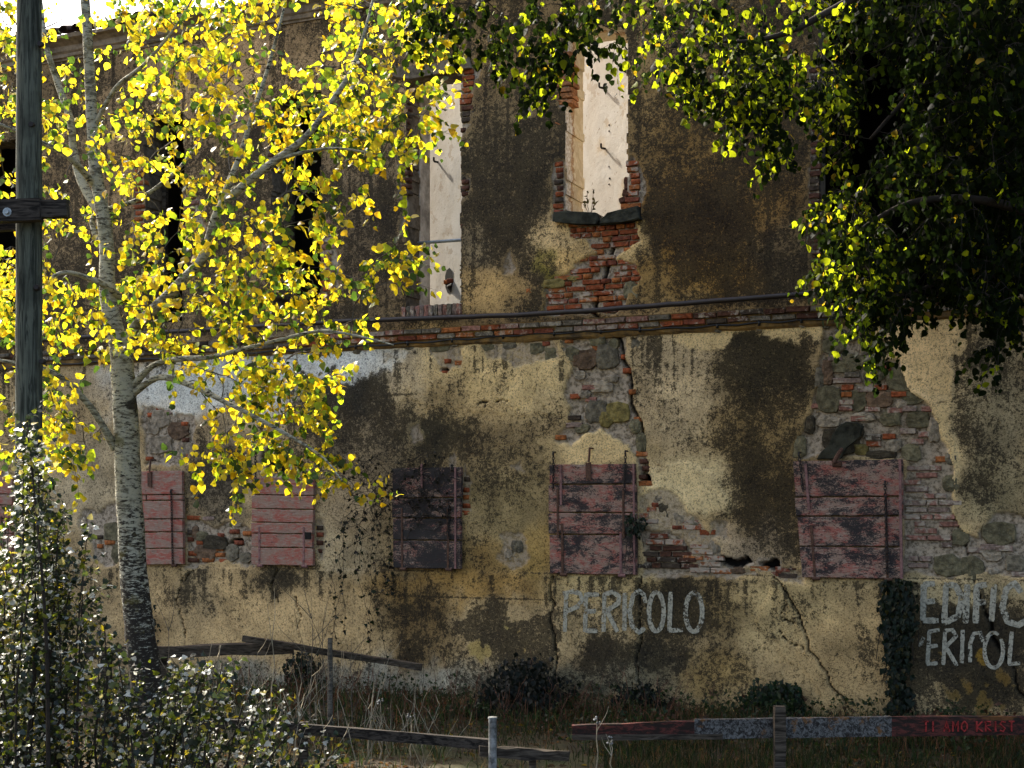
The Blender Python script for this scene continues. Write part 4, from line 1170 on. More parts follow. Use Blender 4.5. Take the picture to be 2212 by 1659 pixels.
# ------------------------------------------------------------------ shutters
def shutter(quad, cuts, mat, label, straps=(), chains=(), trims=(), hooks=(), notch=None, proud=.035, breaks=()):
    """quad: TL, TR, BR, BL on the facade; cuts: plank joints as fractions from the top"""
    TL, TR, BR, BL_ = [Vector((*W(*p),)) if False else Vector((W(*p)[0], 0, W(*p)[1])) for p in quad]
    cs = (TL + TR + BR + BL_) / 4
    root = bpy.data.objects.new('shutter', None); col.objects.link(root); root.parent = B; root.location = cs
    root['label'] = label
    def pt(u, v, y=0):
        a = TL.lerp(TR, u); c = BL_.lerp(BR, u); p = a.lerp(c, v) - cs
        return Vector((p.x, y, p.z))
    ed = [0] + list(cuts) + [1]
    for i in range(len(ed) - 1):
        v0, v1 = ed[i] + (.006 if i else 0), ed[i + 1] - (.006 if i < len(ed) - 2 else 0)
        yo = -proud - .028 - rnd.uniform(0, .008)
        segs = 10; b = MB()
        us = [k / segs for k in range(segs + 1)]
        if i in breaks: us = [u for u in us if u >= .25]; us[0] = .26
        for k, u in enumerate(us):
            e = rnd.uniform(-.003, .003) if 0 < k < len(us) - 1 else 0
            f = rnd.uniform(-.003, .003) if 0 < k < len(us) - 1 else 0
            top, bot = v0 + e, v1 + f
            uu = u + (rnd.uniform(-.008, .008) if k in (0, len(us) - 1) else 0)
            w = rnd.uniform(-.0015, .0015)
            b.v += [pt(uu, top, -proud + .02), pt(uu, top, yo + .005 + w), pt(uu, top + .006, yo + w), pt(uu, bot - .006, yo + w), pt(uu, bot, yo + .005 + w), pt(uu, bot, -proud + .02)]
        for k in range(len(us) - 1):
            for j in range(6):
                j2 = (j + 1) % 6
                b.f.append((k * 6 + j, k * 6 + j2, (k + 1) * 6 + j2, (k + 1) * 6 + j))
        b.f.append(tuple(range(5, -1, -1))); m_ = (len(us) - 1) * 6; b.f.append(tuple(m_ + j for j in range(6)))
        b.build('plank', mat, root, world=False)
        if i in breaks:
            b = MB(); a0 = pt(0.0, v0, 0); b.box(a0.x, pt(.22, v0).x, yo, -.02, pt(0, v1).z, pt(0, v0 ).z); b.build('plank', mat, root, world=False)
    yf = -proud - .040
    for (u, v0, v1, w, mt) in straps:
        b = MB(); a = pt(u, v0); c = pt(u, v1)
        b.add([(a.x - w, yf, a.z), (a.x + w, yf, a.z), (c.x + w, yf, c.z), (c.x - w, yf, c.z), (a.x - w, yf + .012, a.z), (a.x + w, yf + .012, a.z), (c.x + w, yf + .012, c.z), (c.x - w, yf + .012, c.z)],
              [(0, 3, 2, 1), (0, 1, 5, 4), (1, 2, 6, 5), (2, 3, 7, 6), (3, 0, 4, 7)])
        for q in range(4):
            z = a.z + (c.z - a.z) * (q + .5) / 4; x = a.x + (c.x - a.x) * (q + .5) / 4
            b.box(x - .008, x + .008, yf - .008, yf, z - .008, z + .008)
        if v1 > .98:
            b.tube([(c.x - .03, yf + .01, c.z - .01), (c.x + .05, yf + .01, c.z - .012)], .02, 8)
        b.build('hinge_strap', M[mt], root, world=False)
    for (u, v0, v1, w) in trims:
        b = MB(); a = pt(u, v0); c = pt(u, v1)
        b.add([(a.x - w, yf - .006, a.z), (a.x + w, yf - .006, a.z), (c.x + w, yf - .006, c.z), (c.x - w, yf - .006, c.z), (a.x - w, yf + .015, a.z), (a.x + w, yf + .015, a.z), (c.x + w, yf + .015, c.z), (c.x - w, yf + .015, c.z)],
              [(0, 3, 2, 1), (0, 1, 5, 4), (1, 2, 6, 5), (2, 3, 7, 6), (3, 0, 4, 7)])
        b.build('cover_strip', M['trim'], root, world=False)
    for (u0, v0, u1, v1) in chains:
        a = pt(u0, v0); c = pt(u1, v1); L = (c - a).length; k = max(4, int(L / .034)); b = MB()
        d = (c - a).normalized()
        for i in range(k):
            p = a.lerp(c, (i + .5) / k); p.y = yf - .012
            side = Vector((1, 0, 0)) if i % 2 else Vector((0, 1, 0))
            lp = []
            for q in range(9):
                an = 2 * math.pi * q / 8
                lp.append(p + d * math.cos(an) * .026 + side * math.sin(an) * .013)
            b.tube(lp, .0052, 4)
        b.build('chain', M['black_iron'], root, world=False)
        h = MB(); h.tube([(a.x, -yf * -1 + .06, a.z + .02), (a.x, yf - .02, a.z + .02), (a.x, yf - .03, a.z - .01), (a.x, yf - .02, a.z - .02)], .010, 6); h.build('hook', M['black_iron'], root, world=False)
    for (u, v) in hooks:
        a = pt(u, v); b = MB()
        b.tube([(a.x + .02, 0.02, a.z + .22), (a.x + .02, yf - .01, a.z + .22), (a.x + .01, yf - .02, a.z + .06)], .013, 6)
        b.add([(a.x - .035, yf - .008, a.z + .05), (a.x + .03, yf - .008, a.z + .06), (a.x + .03, yf - .008, a.z - .14), (a.x - .03, yf - .008, a.z - .13), (a.x - .035, yf + .012, a.z + .05), (a.x + .03, yf + .012, a.z + .06), (a.x + .03, yf + .012, a.z - .14), (a.x - .03, yf + .012, a.z - .13)],
              [(0, 3, 2, 1), (0, 1, 5, 4), (1, 2, 6, 5), (2, 3, 7, 6), (3, 0, 4, 7)])
        b.build('latch', M['iron'], root, world=False)
    if notch:
        (u0, v0, u1, v1) = notch; b = MB(); a = pt(u0, v0); c = pt(u1, v1); b.box(a.x, c.x, yf - .004, yf + .012, c.z, a.z); b.build('hole', M['dark_room'], root, world=False)
    return root
shutter([(-40, 1029), (33, 1030), (33, 1200), (-40, 1200)], (.22, .36, .53, .72), M['sh_red'], 'red plank shutter cut off by the left edge of the photo', straps=((.70, .5, 1, .012, 'iron'),))
shutter([(298, 1018), (400, 1017), (402, 1218), (302, 1219)], (.255, .315, .515, .655, .83), M['sh_red'], 'narrow faded red shutter half hidden by the poplar trunk, with a cracked board',
        chains=((.79, .22, .80, .99),), hooks=((.33, .06),), straps=((.80, .96, 1.0, .012, 'iron'),), breaks=(1,))
shutter([(550, 1031), (682, 1033), (681, 1221), (550, 1219)], (.20, .36, .515, .64, .80), M['sh_red'], 'pale red shutter with knotty boards and a dark gap above it',
        straps=((.13, .56, 1.0, .013, 'trim'), (.86, .56, 1.0, .013, 'trim')), chains=((.08, -.30, .08, .12), (.86, -.06, .87, .12)), notch=(.885, .62, .98, .70))
shutter([(853, 1012), (1000, 1009), (1000, 1228), (855, 1226)], (.30, .50, .72), M['sh_dark'], 'blackened shutter overgrown by bare creeper stems',
        straps=((.82, .36, 1.0, .013, 'iron'), (.14, .40, 1.0, .012, 'iron')), trims=((.93, .0, 1.0, .011), (.44, -.04, .2, .012)), chains=((.84, .40, .84, .70),))
shutter([(1190, 1004), (1376, 1002), (1378, 1241), (1192, 1238)], (.183, .44, .64), M['sh_mix'], 'red and black flaking shutter hung on two chains above the word PERICOLO',
        straps=((.105, .225, .67, .013, 'iron'), (.865, .225, .67, .013, 'iron'), (.155, .54, 1.0, .014, 'iron'), (.83, .63, 1.0, .014, 'trim')),
        trims=((.145, .0, .37, .012), (.985, 0, 1, .010)), chains=((.065, -.10, .06, .24), (.90, -.10, .885, .24)), hooks=((.47, .03),))
shutter([(1714, 997), (1950, 992), (1953, 1249), (1735, 1246)], (.31, .475, .735), M['sh_mix'], 'large dull red shutter leaning out of square under exposed rubble',
        straps=((.135, .55, 1.0, .014, 'iron'), (.85, .30, 1.0, .012, 'iron')), trims=((.125, .02, .42, .013), (.985, 0, 1, .013)), chains=((.075, -.06, .085, .26), (.85, .20, .852, .96)), hooks=())
slab([(1765, 992), (1776, 975), (1792, 962), (1800, 940), (1812, 922), (1830, 912), (1852, 912), (1864, 922), (1860, 942), (1842, 958), (1830, 968), (1818, 990)], -.05, .05, 'mossy_lump', M['mossy'], B, .008)
# loose latch above the large shutter
b = MB(); b.tube([(*W(1815, 985),)][0:0] + [Vector((W(1820, 968)[0], .0, W(1820, 968)[1])), Vector((W(1820, 968)[0], -.12, W(1820, 975)[1])), Vector((W(1806, 1000)[0], -.13, W(1806, 1000)[1]))], [.02, .022, .026], 6)
b.tube([Vector((W(1803, 1004)[0], -.10, W(1803, 1004)[1])), Vector((W(1822, 1003)[0], -.11, W(1822, 1003)[1]))], .03, 6)
b.build('latch', M['iron'], B, world=False)

# ------------------------------------------------------------------ painted words
def arc(cx, cy, rx, ry, a0, a1, n=14):
    return [(cx + rx * math.cos(R(a0 + (a1 - a0) * i / n)), cy - ry * math.sin(R(a0 + (a1 - a0) * i / n))) for i in range(n + 1)]
def word(strokes, width, mat, label, proud=.005):
    root = bpy.data.objects.new('painted_word', None); col.objects.link(root); root.parent = B; root['label'] = label
    b = MB(); last = None
    for st_ in strokes + [None]:
        if st_ is None or st_ == 0:
            b.build('letter', mat, root, world=False); b = MB()
            if st_ is None: break
            continue
        pts = [W(*p) for p in st_]
        # resample
        out = []
        for (x0, y0), (x1, y1) in zip(pts[:-1], pts[1:]):
            k = max(1, int(math.hypot(x1 - x0, y1 - y0) / .025))
            for i in range(k): out.append((x0 + (x1 - x0) * i / k, y0 + (y1 - y0) * i / k))
        out.append(pts[-1])
        n0 = len(b.v)
        for i, (x, z) in enumerate(out):
            a_ = out[max(0, i - 1)]; c_ = out[min(len(out) - 1, i + 1)]
            dx, dz = c_[0] - a_[0], c_[1] - a_[1]; l = math.hypot(dx, dz) or 1
            nx, nz_ = -dz / l, dx / l
            wd = width * (.5 + rnd.uniform(-.06, .06)) * (.8 if i in (0, len(out) - 1) else 1)
            for k in (-1, -.33, .33, 1):
                xx, z_ = x + nx * wd * k, z + nz_ * wd * k
                b.v.append((xx, -max(H(xx, z_), H(xx + .015, z_), H(xx - .015, z_), H(xx, z_ + .015), H(xx, z_ - .015)) - proud, z_))
        for i in range(len(out) - 1):
            for k in range(3):
                a_ = n0 + i * 4 + k
                b.f.append((a_, a_ + 1, a_ + 5, a_ + 4))
    return root
word([[(1226, 1278), (1222, 1364)], [(1218, 1282), (1240, 1277), (1256, 1282), (1260, 1296), (1250, 1310), (1226, 1320)], 0,
      [(1268, 1284), (1266, 1364)], [(1264, 1284), (1296, 1284)], [(1268, 1320), (1290, 1320)], [(1266, 1362), (1294, 1362)], 0,
      [(1308, 1282), (1306, 1364)], [(1306, 1284), (1325, 1278), (1340, 1288), (1338, 1302), (1308, 1322)], [(1314, 1320), (1336, 1364)], 0,
      [(1352, 1280), (1351, 1362)], 0,
      [(1396, 1302), (1392, 1284), (1382, 1276), (1370, 1284), (1362, 1320), (1368, 1352), (1382, 1366), (1394, 1356)], 0,
      arc(1419, 1321, 16, 42, 80, 440, 26), 0,
      [(1450, 1278), (1447, 1362)], [(1446, 1362), (1476, 1360)], 0,
      arc(1500, 1322, 18, 42, 80, 440, 26)], .052, M['letter'], 'word PERICOLO painted in worn grey-white capitals')
word([[(1996, 1262), (1994, 1340)], [(1994, 1262), (2020, 1260)], [(1996, 1300), (2020, 1298)], [(1994, 1340), (2028, 1340)], 0,
      [(2044, 1262), (2040, 1346)], [(2040, 1262), (2064, 1264), (2078, 1290), (2070, 1330), (2040, 1346)], 0,
      [(2090, 1262), (2086, 1346)], 0,
      [(2110, 1264), (2108, 1346)], [(2108, 1266), (2132, 1262)], [(2108, 1302), (2130, 1300)], 0,
      [(2148, 1262), (2142, 1342)], 0,
      [(2206, 1280), (2192, 1258), (2174, 1272), (2166, 1310), (2176, 1342), (2200, 1350), (2216, 1340)]], .06, M['letter'], 'upper word EDIFIC painted in worn grey-white capitals at the right edge')
word([[(1986, 1396), (1996, 1376)], 0,
      [(2008, 1362), (2004, 1434)], [(2006, 1364), (2030, 1360)], [(2006, 1396), (2026, 1394)], [(2002, 1434), (2026, 1432)], 0,
      [(2042, 1360), (2038, 1436)], [(2040, 1362), (2058, 1360), (2066, 1374), (2042, 1398)], [(2044, 1398), (2068, 1438)], 0,
      [(2080, 1360), (2078, 1432)], 0,
      [(2124, 1386), (2118, 1366), (2104, 1368), (2096, 1390), (2096, 1430)], 0,
      arc(2147, 1404, 20, 38, 60, 400, 22), 0,
      [(2186, 1364), (2180, 1434)], [(2178, 1434), (2204, 1432)]], .04, M['letter'], 'lower word PERICOL painted in thinner worn capitals at the right edge')

# ------------------------------------------------------------------ pipe and cable on the wall
pts = [(-60, 746), (300, 724), (765, 696), (1112, 684), (1270, 675), (1477, 659), (1778, 635), (1836, 632)]
b = MB(); path = []
for (x0, y0), (x1, y1) in zip(pts[:-1], pts[1:]):
    for i in range(8):
        t = i / 8; s, z = W(x0 + (x1 - x0) * t, y0 + (y1 - y0) * t); path.append(wall_world(s, -.13, z + rnd.uniform(-.004, .004)))
b.tube(path, .030, 10)
po = b.build('water_pipe', M['pipe'], smooth=True)
tag(po, 'long dark brown pipe lying along the brick string course', 'pipe')
b = MB(); path = []
for i in range(181):
    px = -60 + 2340 * i / 180
    s, z = W(px, cable_y(px)); 
    sag = .008 * math.sin(px * .066)
    path.append(wall_world(s, -.045, z + sag))
b.tube(path, .011, 6)
for px in clip_px:
    s, z = W(px, cable_y(px)); c = wall_world(s, -.045, z)
    b.tube([c + Vector((0, 0, .03)), c - Vector((0, 0, .03))], .015, 6)
co_ = b.build('cable', M['cable'], smooth=True)
tag(co_, 'thin black cable clipped to the wall just under the string course', 'cable')

exec_after = True
# ------------------------------------------------------------------ leaves
def leaf_template(kind):
    if kind == 'round':
        side = [(.0, .0, 0), (.24, .03, .03), (.46, .22, .07), (.52, .42, .06), (.40, .66, .03), (.20, .86, -.01), (.0, 1.0, -.05)]
    elif kind == 'lobed':
        side = [(.0, .0, 0), (.30, .04, .04), (.52, .26, .08), (.36, .40, .04), (.44, .62, .06), (.20, .74, .01), (.0, 1.0, -.08)]
    else:
        side = [(.0, .0, 0), (.28, .0, .04), (.42, .25, .05), (.26, .48, .02), (.20, .62, .02), (.08, .85, -.02), (.0, 1.0, -.05)]
    n = len(side)
    V = [(0, p[1], 0 if 0 < i < n - 1 else p[2]) for i, p in enumerate(side)]          # midrib
    V = [(0, side[0][1], 0), (0, .28, -.03), (0, .62, -.03), (0, 1.0, -.06)]
    r = [len(V) + i for i in range(5)]; V += [(p[0], p[1], p[2]) for p in side[1:6]]
    l = [len(V) + i for i in range(5)]; V += [(-p[0], p[1], p[2]) for p in side[1:6]]
    T = []
    for q, flip in ((r, False), (l, True)):
        t = [(0, q[0], q[1]), (0, q[1], 1), (1, q[1], q[2]), (1, q[2], 2), (2, q[2], q[3]), (2, q[3], q[4]), (2, q[4], 3)]
        T += [(a, c, b) for a, b, c in t] if flip else t
    return np.array(V, float), np.array(T)
TPL = {k: leaf_template(k) for k in ('round', 'lobed', 'ivy')}

class Leaves:
    def __init__(self, kind): self.k = kind; self.p = []; self.t = []; self.n = []; self.s = []; self.c = []
    def add(self, p, tip, nor, size, colr):
        self.p.append(tuple(p)); self.t.append(tuple(tip)); self.n.append(tuple(nor)); self.s.append(size); self.c.append(colr)
    def arrays(self):
        p = np.array(self.p); t = np.array(self.t); n = np.array(self.n)
        t /= np.linalg.norm(t, axis=1, keepdims=True) + 1e-9
        x = np.cross(t, n); x /= np.linalg.norm(x, axis=1, keepdims=True) + 1e-9
        n = np.cross(x, t)
        return p, x, t, n, np.array(self.s), np.array(self.c)
    def build(self, name, mat, parent, singles=300, kind='stuff', single_name='leaf'):
        p, x, t, n, s, c = self.arrays()
        V0, T0 = TPL[self.k]
        off = np.array(parent.location) if parent is not None else np.zeros(3)
        order = np.arange(len(p))
        pick = np.array([], int)
        if singles:
            u = p[:, 0] / p[:, 1] * F; v = (p[:, 2] - EYE) / p[:, 1] * F
            inside = (np.abs(u) < 500) & (v < 505) & (v > -245)
            key = np.where(inside, s / p[:, 1] * np.abs(np.einsum('ij,ij->i', n, p / np.linalg.norm(p, axis=1, keepdims=True))), 0)
            near = np.argsort(-(key * (1.0 + 2.0 * (p[:, 1] < np.quantile(p[:, 1], .3)))))
            pick = near[:singles]
            order = near[singles:]
        nv = len(V0)
        pj = p[order]; k = len(order)
        jit = 1 + rng.uniform(-.18, .18, (k, nv, 3))
        L = V0[None] * jit
        curl = rng.uniform(-.12, .25, (k, 1)); L[:, :, 2] += curl * (L[:, :, 0] ** 2) * 2 - rng.uniform(0, .3, (k, 1)) * L[:, :, 1] ** 2
        Wd = pj[:, None] + s[order][:, None, None] * (L[:, :, 0:1] * x[order][:, None] + L[:, :, 1:2] * t[order][:, None] + L[:, :, 2:3] * n[order][:, None]) - off
        T = (T0[None] + (np.arange(k) * nv)[:, None, None]).reshape(-1, 3)
        cc = np.repeat(c[order], nv, axis=0)
        o = np_mesh(name, Wd.reshape(-1, 3), tris=T, attrs={'leaf': cc}, mat=mat, parent=parent, smooth=True)
        if kind: o['kind'] = kind
        if singles:
            # a few shared blades in the colours that occur
            cols = c[pick]
            lum = np.argsort(cols @ np.array([1, .3, 0])); groups = np.array_split(lum, 14)
            for gi in groups:
                if not len(gi): continue
                L = V0 * (1 + rng.uniform(-.15, .15, V0.shape)); L[:, 2] += .15 * L[:, 0] ** 2 - rng.uniform(0, .25) * L[:, 1] ** 2
                me = bpy.data.meshes.new(single_name); me.from_pydata(L.tolist(), [], T0.tolist())
                at = me.attributes.new('leaf', 'FLOAT_COLOR', 'POINT'); cm = cols[gi].mean(0)
                at.data.foreach_set('color', np.tile(np.array([*cm, 1.0], dtype=np.float32), len(V0)))
                me.polygons.foreach_set('use_smooth', [True] * len(me.polygons)); me.materials.append(mat)
                for q in gi:
                    i = pick[q]
                    o = link(single_name, me, parent)
                    mx = Matrix(((x[i][0], t[i][0], n[i][0], p[i][0] - off[0]), (x[i][1], t[i][1], n[i][1], p[i][1] - off[1]), (x[i][2], t[i][2], n[i][2], p[i][2] - off[2]), (0, 0, 0, 1)))
                    o.matrix_local = mx @ Matrix.Diagonal((s[i], s[i], s[i], 1))
        return len(p)

def rv(): 
    while True:
        v = Vector((rnd.uniform(-1, 1), rnd.uniform(-1, 1), rnd.uniform(-1, 1)))
        if .05 < v.length < 1: return v.normalized()

def yellow_col():
    r = rnd.random()
    if r < .44: c = (0.70, 0.575, 0.022)
    elif r < .56: c = (0.62, 0.40, 0.010)
    elif r < .74: c = (0.36, 0.46, 0.014)
    else: c = (0.045, 0.085, 0.010)  # dark green share stands in for leaves in shade
    k = rnd.uniform(.75, 1.15); return tuple(x * k for x in c)
LIT_SHARE = [.1]  # share of leaves coloured as sunlit; the rest carry painted shade
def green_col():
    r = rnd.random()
    if r < LIT_SHARE[0]: c = (0.36, 0.42, 0.010)
    elif r < LIT_SHARE[0] * 1.12: c = (0.42, 0.28, 0.012)
    elif r < LIT_SHARE[0] * 1.12 + .20: c = (0.030, 0.048, 0.003)
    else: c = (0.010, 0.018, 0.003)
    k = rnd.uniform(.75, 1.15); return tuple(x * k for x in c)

def smooth_path(pts, n=6):
    out = []
    k = len(pts)
    for i in range(k - 1):
        p0 = pts[max(0, i - 1)]; p1 = pts[i]; p2 = pts[i + 1]; p3 = pts[min(k - 1, i + 2)]
        for j in range(n):
            t = j / n
            out.append(tuple(.5 * ((2 * p1[m]) + (-p0[m] + p2[m]) * t + (2 * p0[m] - 5 * p1[m] + 4 * p2[m] - p3[m]) * t * t + (-p0[m] + 3 * p1[m] - 3 * p2[m] + p3[m]) * t ** 3) for m in range(len(p1))))
    out.append(tuple(pts[-1]))
    return out

def grow(nodes, targets, tw, radius=.006, sag=0.0):
    """join every cluster to the nearest wood with a thin bent branch; returns the arrival directions"""
    nodes = list(nodes)
    arr = np.array([tuple(n) for n in nodes])
    dirs = []
    order = sorted(range(len(targets)), key=lambda i: min(np.linalg.norm(arr - np.array(targets[i]), axis=1)))
    res = [None] * len(targets)
    cnt = len(arr)
    buf = np.zeros((cnt + len(targets) * 3, 3)); buf[:cnt] = arr
    for i in order:
        t = Vector(targets[i])
        d = np.linalg.norm(buf[:cnt] - np.array(t), axis=1)
        a = Vector(buf[int(np.argmin(d))])
        L = (t - a).length
        mid = (a + t) / 2 + rv() * L * .12 + Vector((0, 0, L * .10 - sag * L))
        r0 = radius * (.7 + min(1.6, L))
        tw.tube([a, (a + mid) / 2 + rv() * L * .03, mid, (mid + t) / 2 + rv() * L * .03, t], [r0, r0 * .9, r0 * .75, r0 * .6, r0 * .45], 4)
        buf[cnt] = mid; buf[cnt + 1] = t; cnt += 2
        res[i] = (t - mid).normalized()
    return res

def sprig(p, d, lv, tw, n, size, colf, length=.3, droop=.35, hang=.6, rad=.003, flat=False):
    """a leafy twig"""
    d = d.normalized(); pts = [p]; q = p.copy()
    k = 5
    for i in range(k):
        d = (d + Vector((0, 0, -droop * .25)) + rv() * .15).normalized()
        q = q + d * (length / k); pts.append(q.copy())
    tw.tube(pts, [rad * (1 - .7 * i / k) for i in range(k + 1)], 3)
    for i in range(n):
        f = (i + rnd.random()) / n * k; a = int(min(f, k - 1)); b_ = pts[a].lerp(pts[a + 1], f - a)
        side = rv(); side = (side - d * side.dot(d)).normalized()
        pet = (side * .7 + d * .4 + Vector((0, 0, -.3)))
        base = b_ + pet.normalized() * size * rnd.uniform(.25, .7)
        tip = side * .6 + d * .4 + Vector((0, 0, -hang)) + rv() * .45
        c_ = colf()
        if flat and rnd.random() < (.85 if c_[2] > .2 else .3): lv.add(base, Vector((tip.x, tip.y, rnd.uniform(-.35, .1))), Vector((-.25, -.45, .8)) + rv() * .35, size * rnd.uniform(.55, 1.25), c_)
        else: lv.add(base, tip, rv(), size * rnd.uniform(.5, 1.3), c_)

# ------------------------------------------------------------------ the yellow poplar
TD = 13.2
def TP(px, py, dd=0.0): return P(px, py, TD + dd)
base = TP(338, 1640); base.z = 0
T = empty('poplar_tree', base, 'autumn poplar with pale bark and sunlit yellow leaves beside the wooden pole', 'tree')
k_t = (1422 / TD) * 2.16       # photo units per metre at the tree
def limb(pts, name, n=10):
    pp = [(*TP(x, y, d), r) for (x, y, d, r) in pts]
    sp = smooth_path(pp, 6)
    b = MB(); b.tube([Vector(q[:3]) for q in sp], [q[3] for q in sp], n, jit=.10)
    o = b.build(name, M['bark'], T, smooth=True)
    return [Vector(q[:3]) for q in sp]
wood = []
wood += limb([(345, 1660, 0, .165), (320, 1500, 0, .150), (305, 1390, 0, .142), (291, 1260, 0, .128), (281, 1120, 0, .122), (275, 980, 0, .118), (270, 880, 0, .112), (264, 790, 0, .105), (258, 735, 0, .098)], 'trunk', 14)[30:]
wood += limb([(258, 745, 0, .092), (242, 690, 0, .082), (232, 620, .05, .076), (231, 540, .1, .070), (222, 460, .1, .064), (208, 380, .1, .060), (200, 280, .1, .056), (195, 180, .1, .052), (188, 60, .1, .046), (180, -60, .1, .040), (176, -200, .1, .03)], 'branch')
wood += limb([(262, 760, 0, .070), (290, 712, -.1, .056), (335, 665, -.3, .050), (400, 600, -.5, .046), (440, 552, -.6, .043), (472, 455, -.7, .040), (520, 405, -.8, .036), (590, 350, -.9, .033), (660, 296, -1.0, .029), (716, 220, -1.0, .024), (760, 150, -1.0, .020), (790, 60, -1.0, .014), (812, -30, -1.0, .008)], 'branch')
wood += limb([(470, 460, -.7, .032), (492, 400, -.7, .028), (520, 330, -.6, .025), (545, 250, -.6, .022), (575, 160, -.5, .018), (600, 70, -.5, .014), (625, -30, -.5, .010)], 'branch', 8)
wood += limb([(596, 345, -.9, .022), (650, 330, -1.0, .016), (720, 320, -1.1, .012), (800, 330, -1.2, .008)], 'branch', 6)
wood += limb([(225, 470, .1, .050), (180, 400, .3, .044), (160, 330, .4, .040), (152, 260, .4, .036), (125, 180, .5, .032), (100, 100, .5, .026), (90, 20, .6, .02), (80, -80, .6, .014)], 'branch', 8)
wood += limb([(205, 400, .1, .034), (150, 340, -.2, .028), (95, 310, -.4, .022), (30, 280, -.6, .016), (-50, 250, -.8, .01)], 'branch', 8)
wood += limb([(205, 270, .1, .026), (250, 190, -.1, .022), (310, 140, -.3, .017), (370, 70, -.4, .012), (420, -10, -.5, .008)], 'branch', 6)
wood += limb([(250, 968, 0, .050), (228, 930, -.1, .036), (195, 878, -.2, .032), (150, 830, -.3, .028), (105, 800, -.4, .024), (40, 785, -.5, .018), (-50, 770, -.6, .012)], 'branch', 8)
wood += limb([(285, 838, 0, .036), (330, 790, -.2, .028), (390, 775, -.4, .026), (450, 772, -.5, .022), (520, 755, -.6, .019), (600, 735, -.7, .016), (690, 715, -.8, .013), (770, 725, -.9, .010), (850, 745, -1, .006)], 'branch', 8)
wood += limb([(288, 850, 0, .034), (345, 815, -.3, .028), (420, 835, -.5, .026), (490, 870, -.7, .022), (560, 905, -.8, .018), (640, 950, -.9, .014), (700, 990, -1, .010), (740, 1040, -1.1, .006)], 'branch', 8)
wood += limb([(258, 640, .05, .034), (232, 620, -.15, .03), (190, 600, -.3, .024), (130, 590, -.5, .018), (60, 640, -.6, .012)], 'branch', 8)
wood += limb([(236, 560, .1, .03), (200, 470, .4, .026), (300, 430, .7, .022), (380, 370, .8, .018), (440, 300, .8, .012), (520, 260, .9, .008)], 'branch', 6)

CROWN = [  # polygon, clusters, depth range
 ([(-60, -60), (330, -60), (430, 60), (560, 250), (430, 480), (300, 620), (100, 640), (-60, 600)], 150, (-1.5, 1.2)),
 ([(-60, 560), (300, 600), (420, 700), (330, 780), (120, 780), (-60, 760)], 62, (-1.4, .9)),
 ([(330, -40), (640, -40), (900, -20), (960, 60), (860, 150), (700, 130), (560, 180), (420, 100)], 66, (-1.6, .6)),
 ([(430, 150), (620, 190), (760, 160), (800, 240), (720, 330), (520, 380), (420, 420)], 48, (-1.6, .2)),
 ([(700, 250), (830, 230), (940, 210), (950, 300), (860, 360), (700, 350)], 32, (-1.7, -.6)),
 ([(420, 430), (560, 400), (700, 370), (800, 400), (700, 480), (560, 560), (470, 580)], 32, (-1.5, -.2)),
 ([(300, 540), (420, 560), (640, 560), (740, 660), (850, 720), (820, 760), (560, 760), (400, 760), (310, 700)], 66, (-1.4, .3)),
 ([(740, 560), (890, 520), (880, 620), (780, 640)], 12, (-1.6, -.8)),
 ([(320, 760), (620, 770), (740, 800), (690, 900), (560, 880), (420, 830), (330, 860)], 44, (-1.2, .0)),
 ([(400, 850), (560, 890), (720, 960), (740, 1040), (640, 1000), (560, 980), (440, 980)], 22, (-1.1, -.3)),
 ([(400, 980), (520, 970), (540, 1060), (430, 1090)], 9, (-1.0, -.4)),
 ([(690, 960), (760, 1000), (780, 1090), (720, 1060)], 6, (-1.2, -.8)),
 ([(-60, -60), (45, -60), (45, 80), (-60, 80)], 14, (-1.0, .5)), ([(255, -60), (430, -60), (420, 35), (270, 30)], 14, (-1.0, .5)),
 ([(-40, 780), (120, 800), (230, 900), (230, 960), (130, 1050), (60, 980), (-40, 1000)], 34, (-1.0, .1)),
 ([(700, 120), (860, 120), (960, 200), (880, 210), (760, 200)], 12, (-1.5, -.8)),
]
lv = Leaves('round'); tw = MB(); targets = []; meta = []
wood_px = [(1106 + q.x / q.y * F / KP, HORY - (q.z - EYE) / q.y * F / KP, q.y) for q in wood]
for poly, n, (d0, d1) in CROWN:
    a = np.array(poly, float); c = 0; n = int(n * .84)
    while c < n:
        px = rnd.uniform(a[:, 0].min(), a[:, 0].max()); py = rnd.uniform(a[:, 1].min(), a[:, 1].max())
        if inpoly(px, py, poly):
            p = TP(px, py, rnd.uniform(d0, d1))
            if math.hypot((px - 185) / 80, (py + 5) / 42) < 1 or (px > 800 and 105 < py < 185 and rnd.random() < .8): continue
            if any(abs(px - q[0]) < 34 and abs(py - q[1]) < 34 and p.y < q[2] + .15 for q in wood_px) and rnd.random() < .85: continue
            targets.append(p); c += 1
dirs = grow(wood, targets, tw, .0065)
for t, d in zip(targets, dirs):
    for q in range(2):
        dd = (d * .7 + rv() * .9 + Vector((0, 0, .15)))
        sprig(t, dd, lv, tw, rnd.randint(9, 14), .061, yellow_col, rnd.uniform(.24, .46), .5)
tg = tw.build('twigs', M['twig'], T); tg['kind'] = 'stuff'
NL1 = lv.build('foliage', M['leaf'], T, 298)

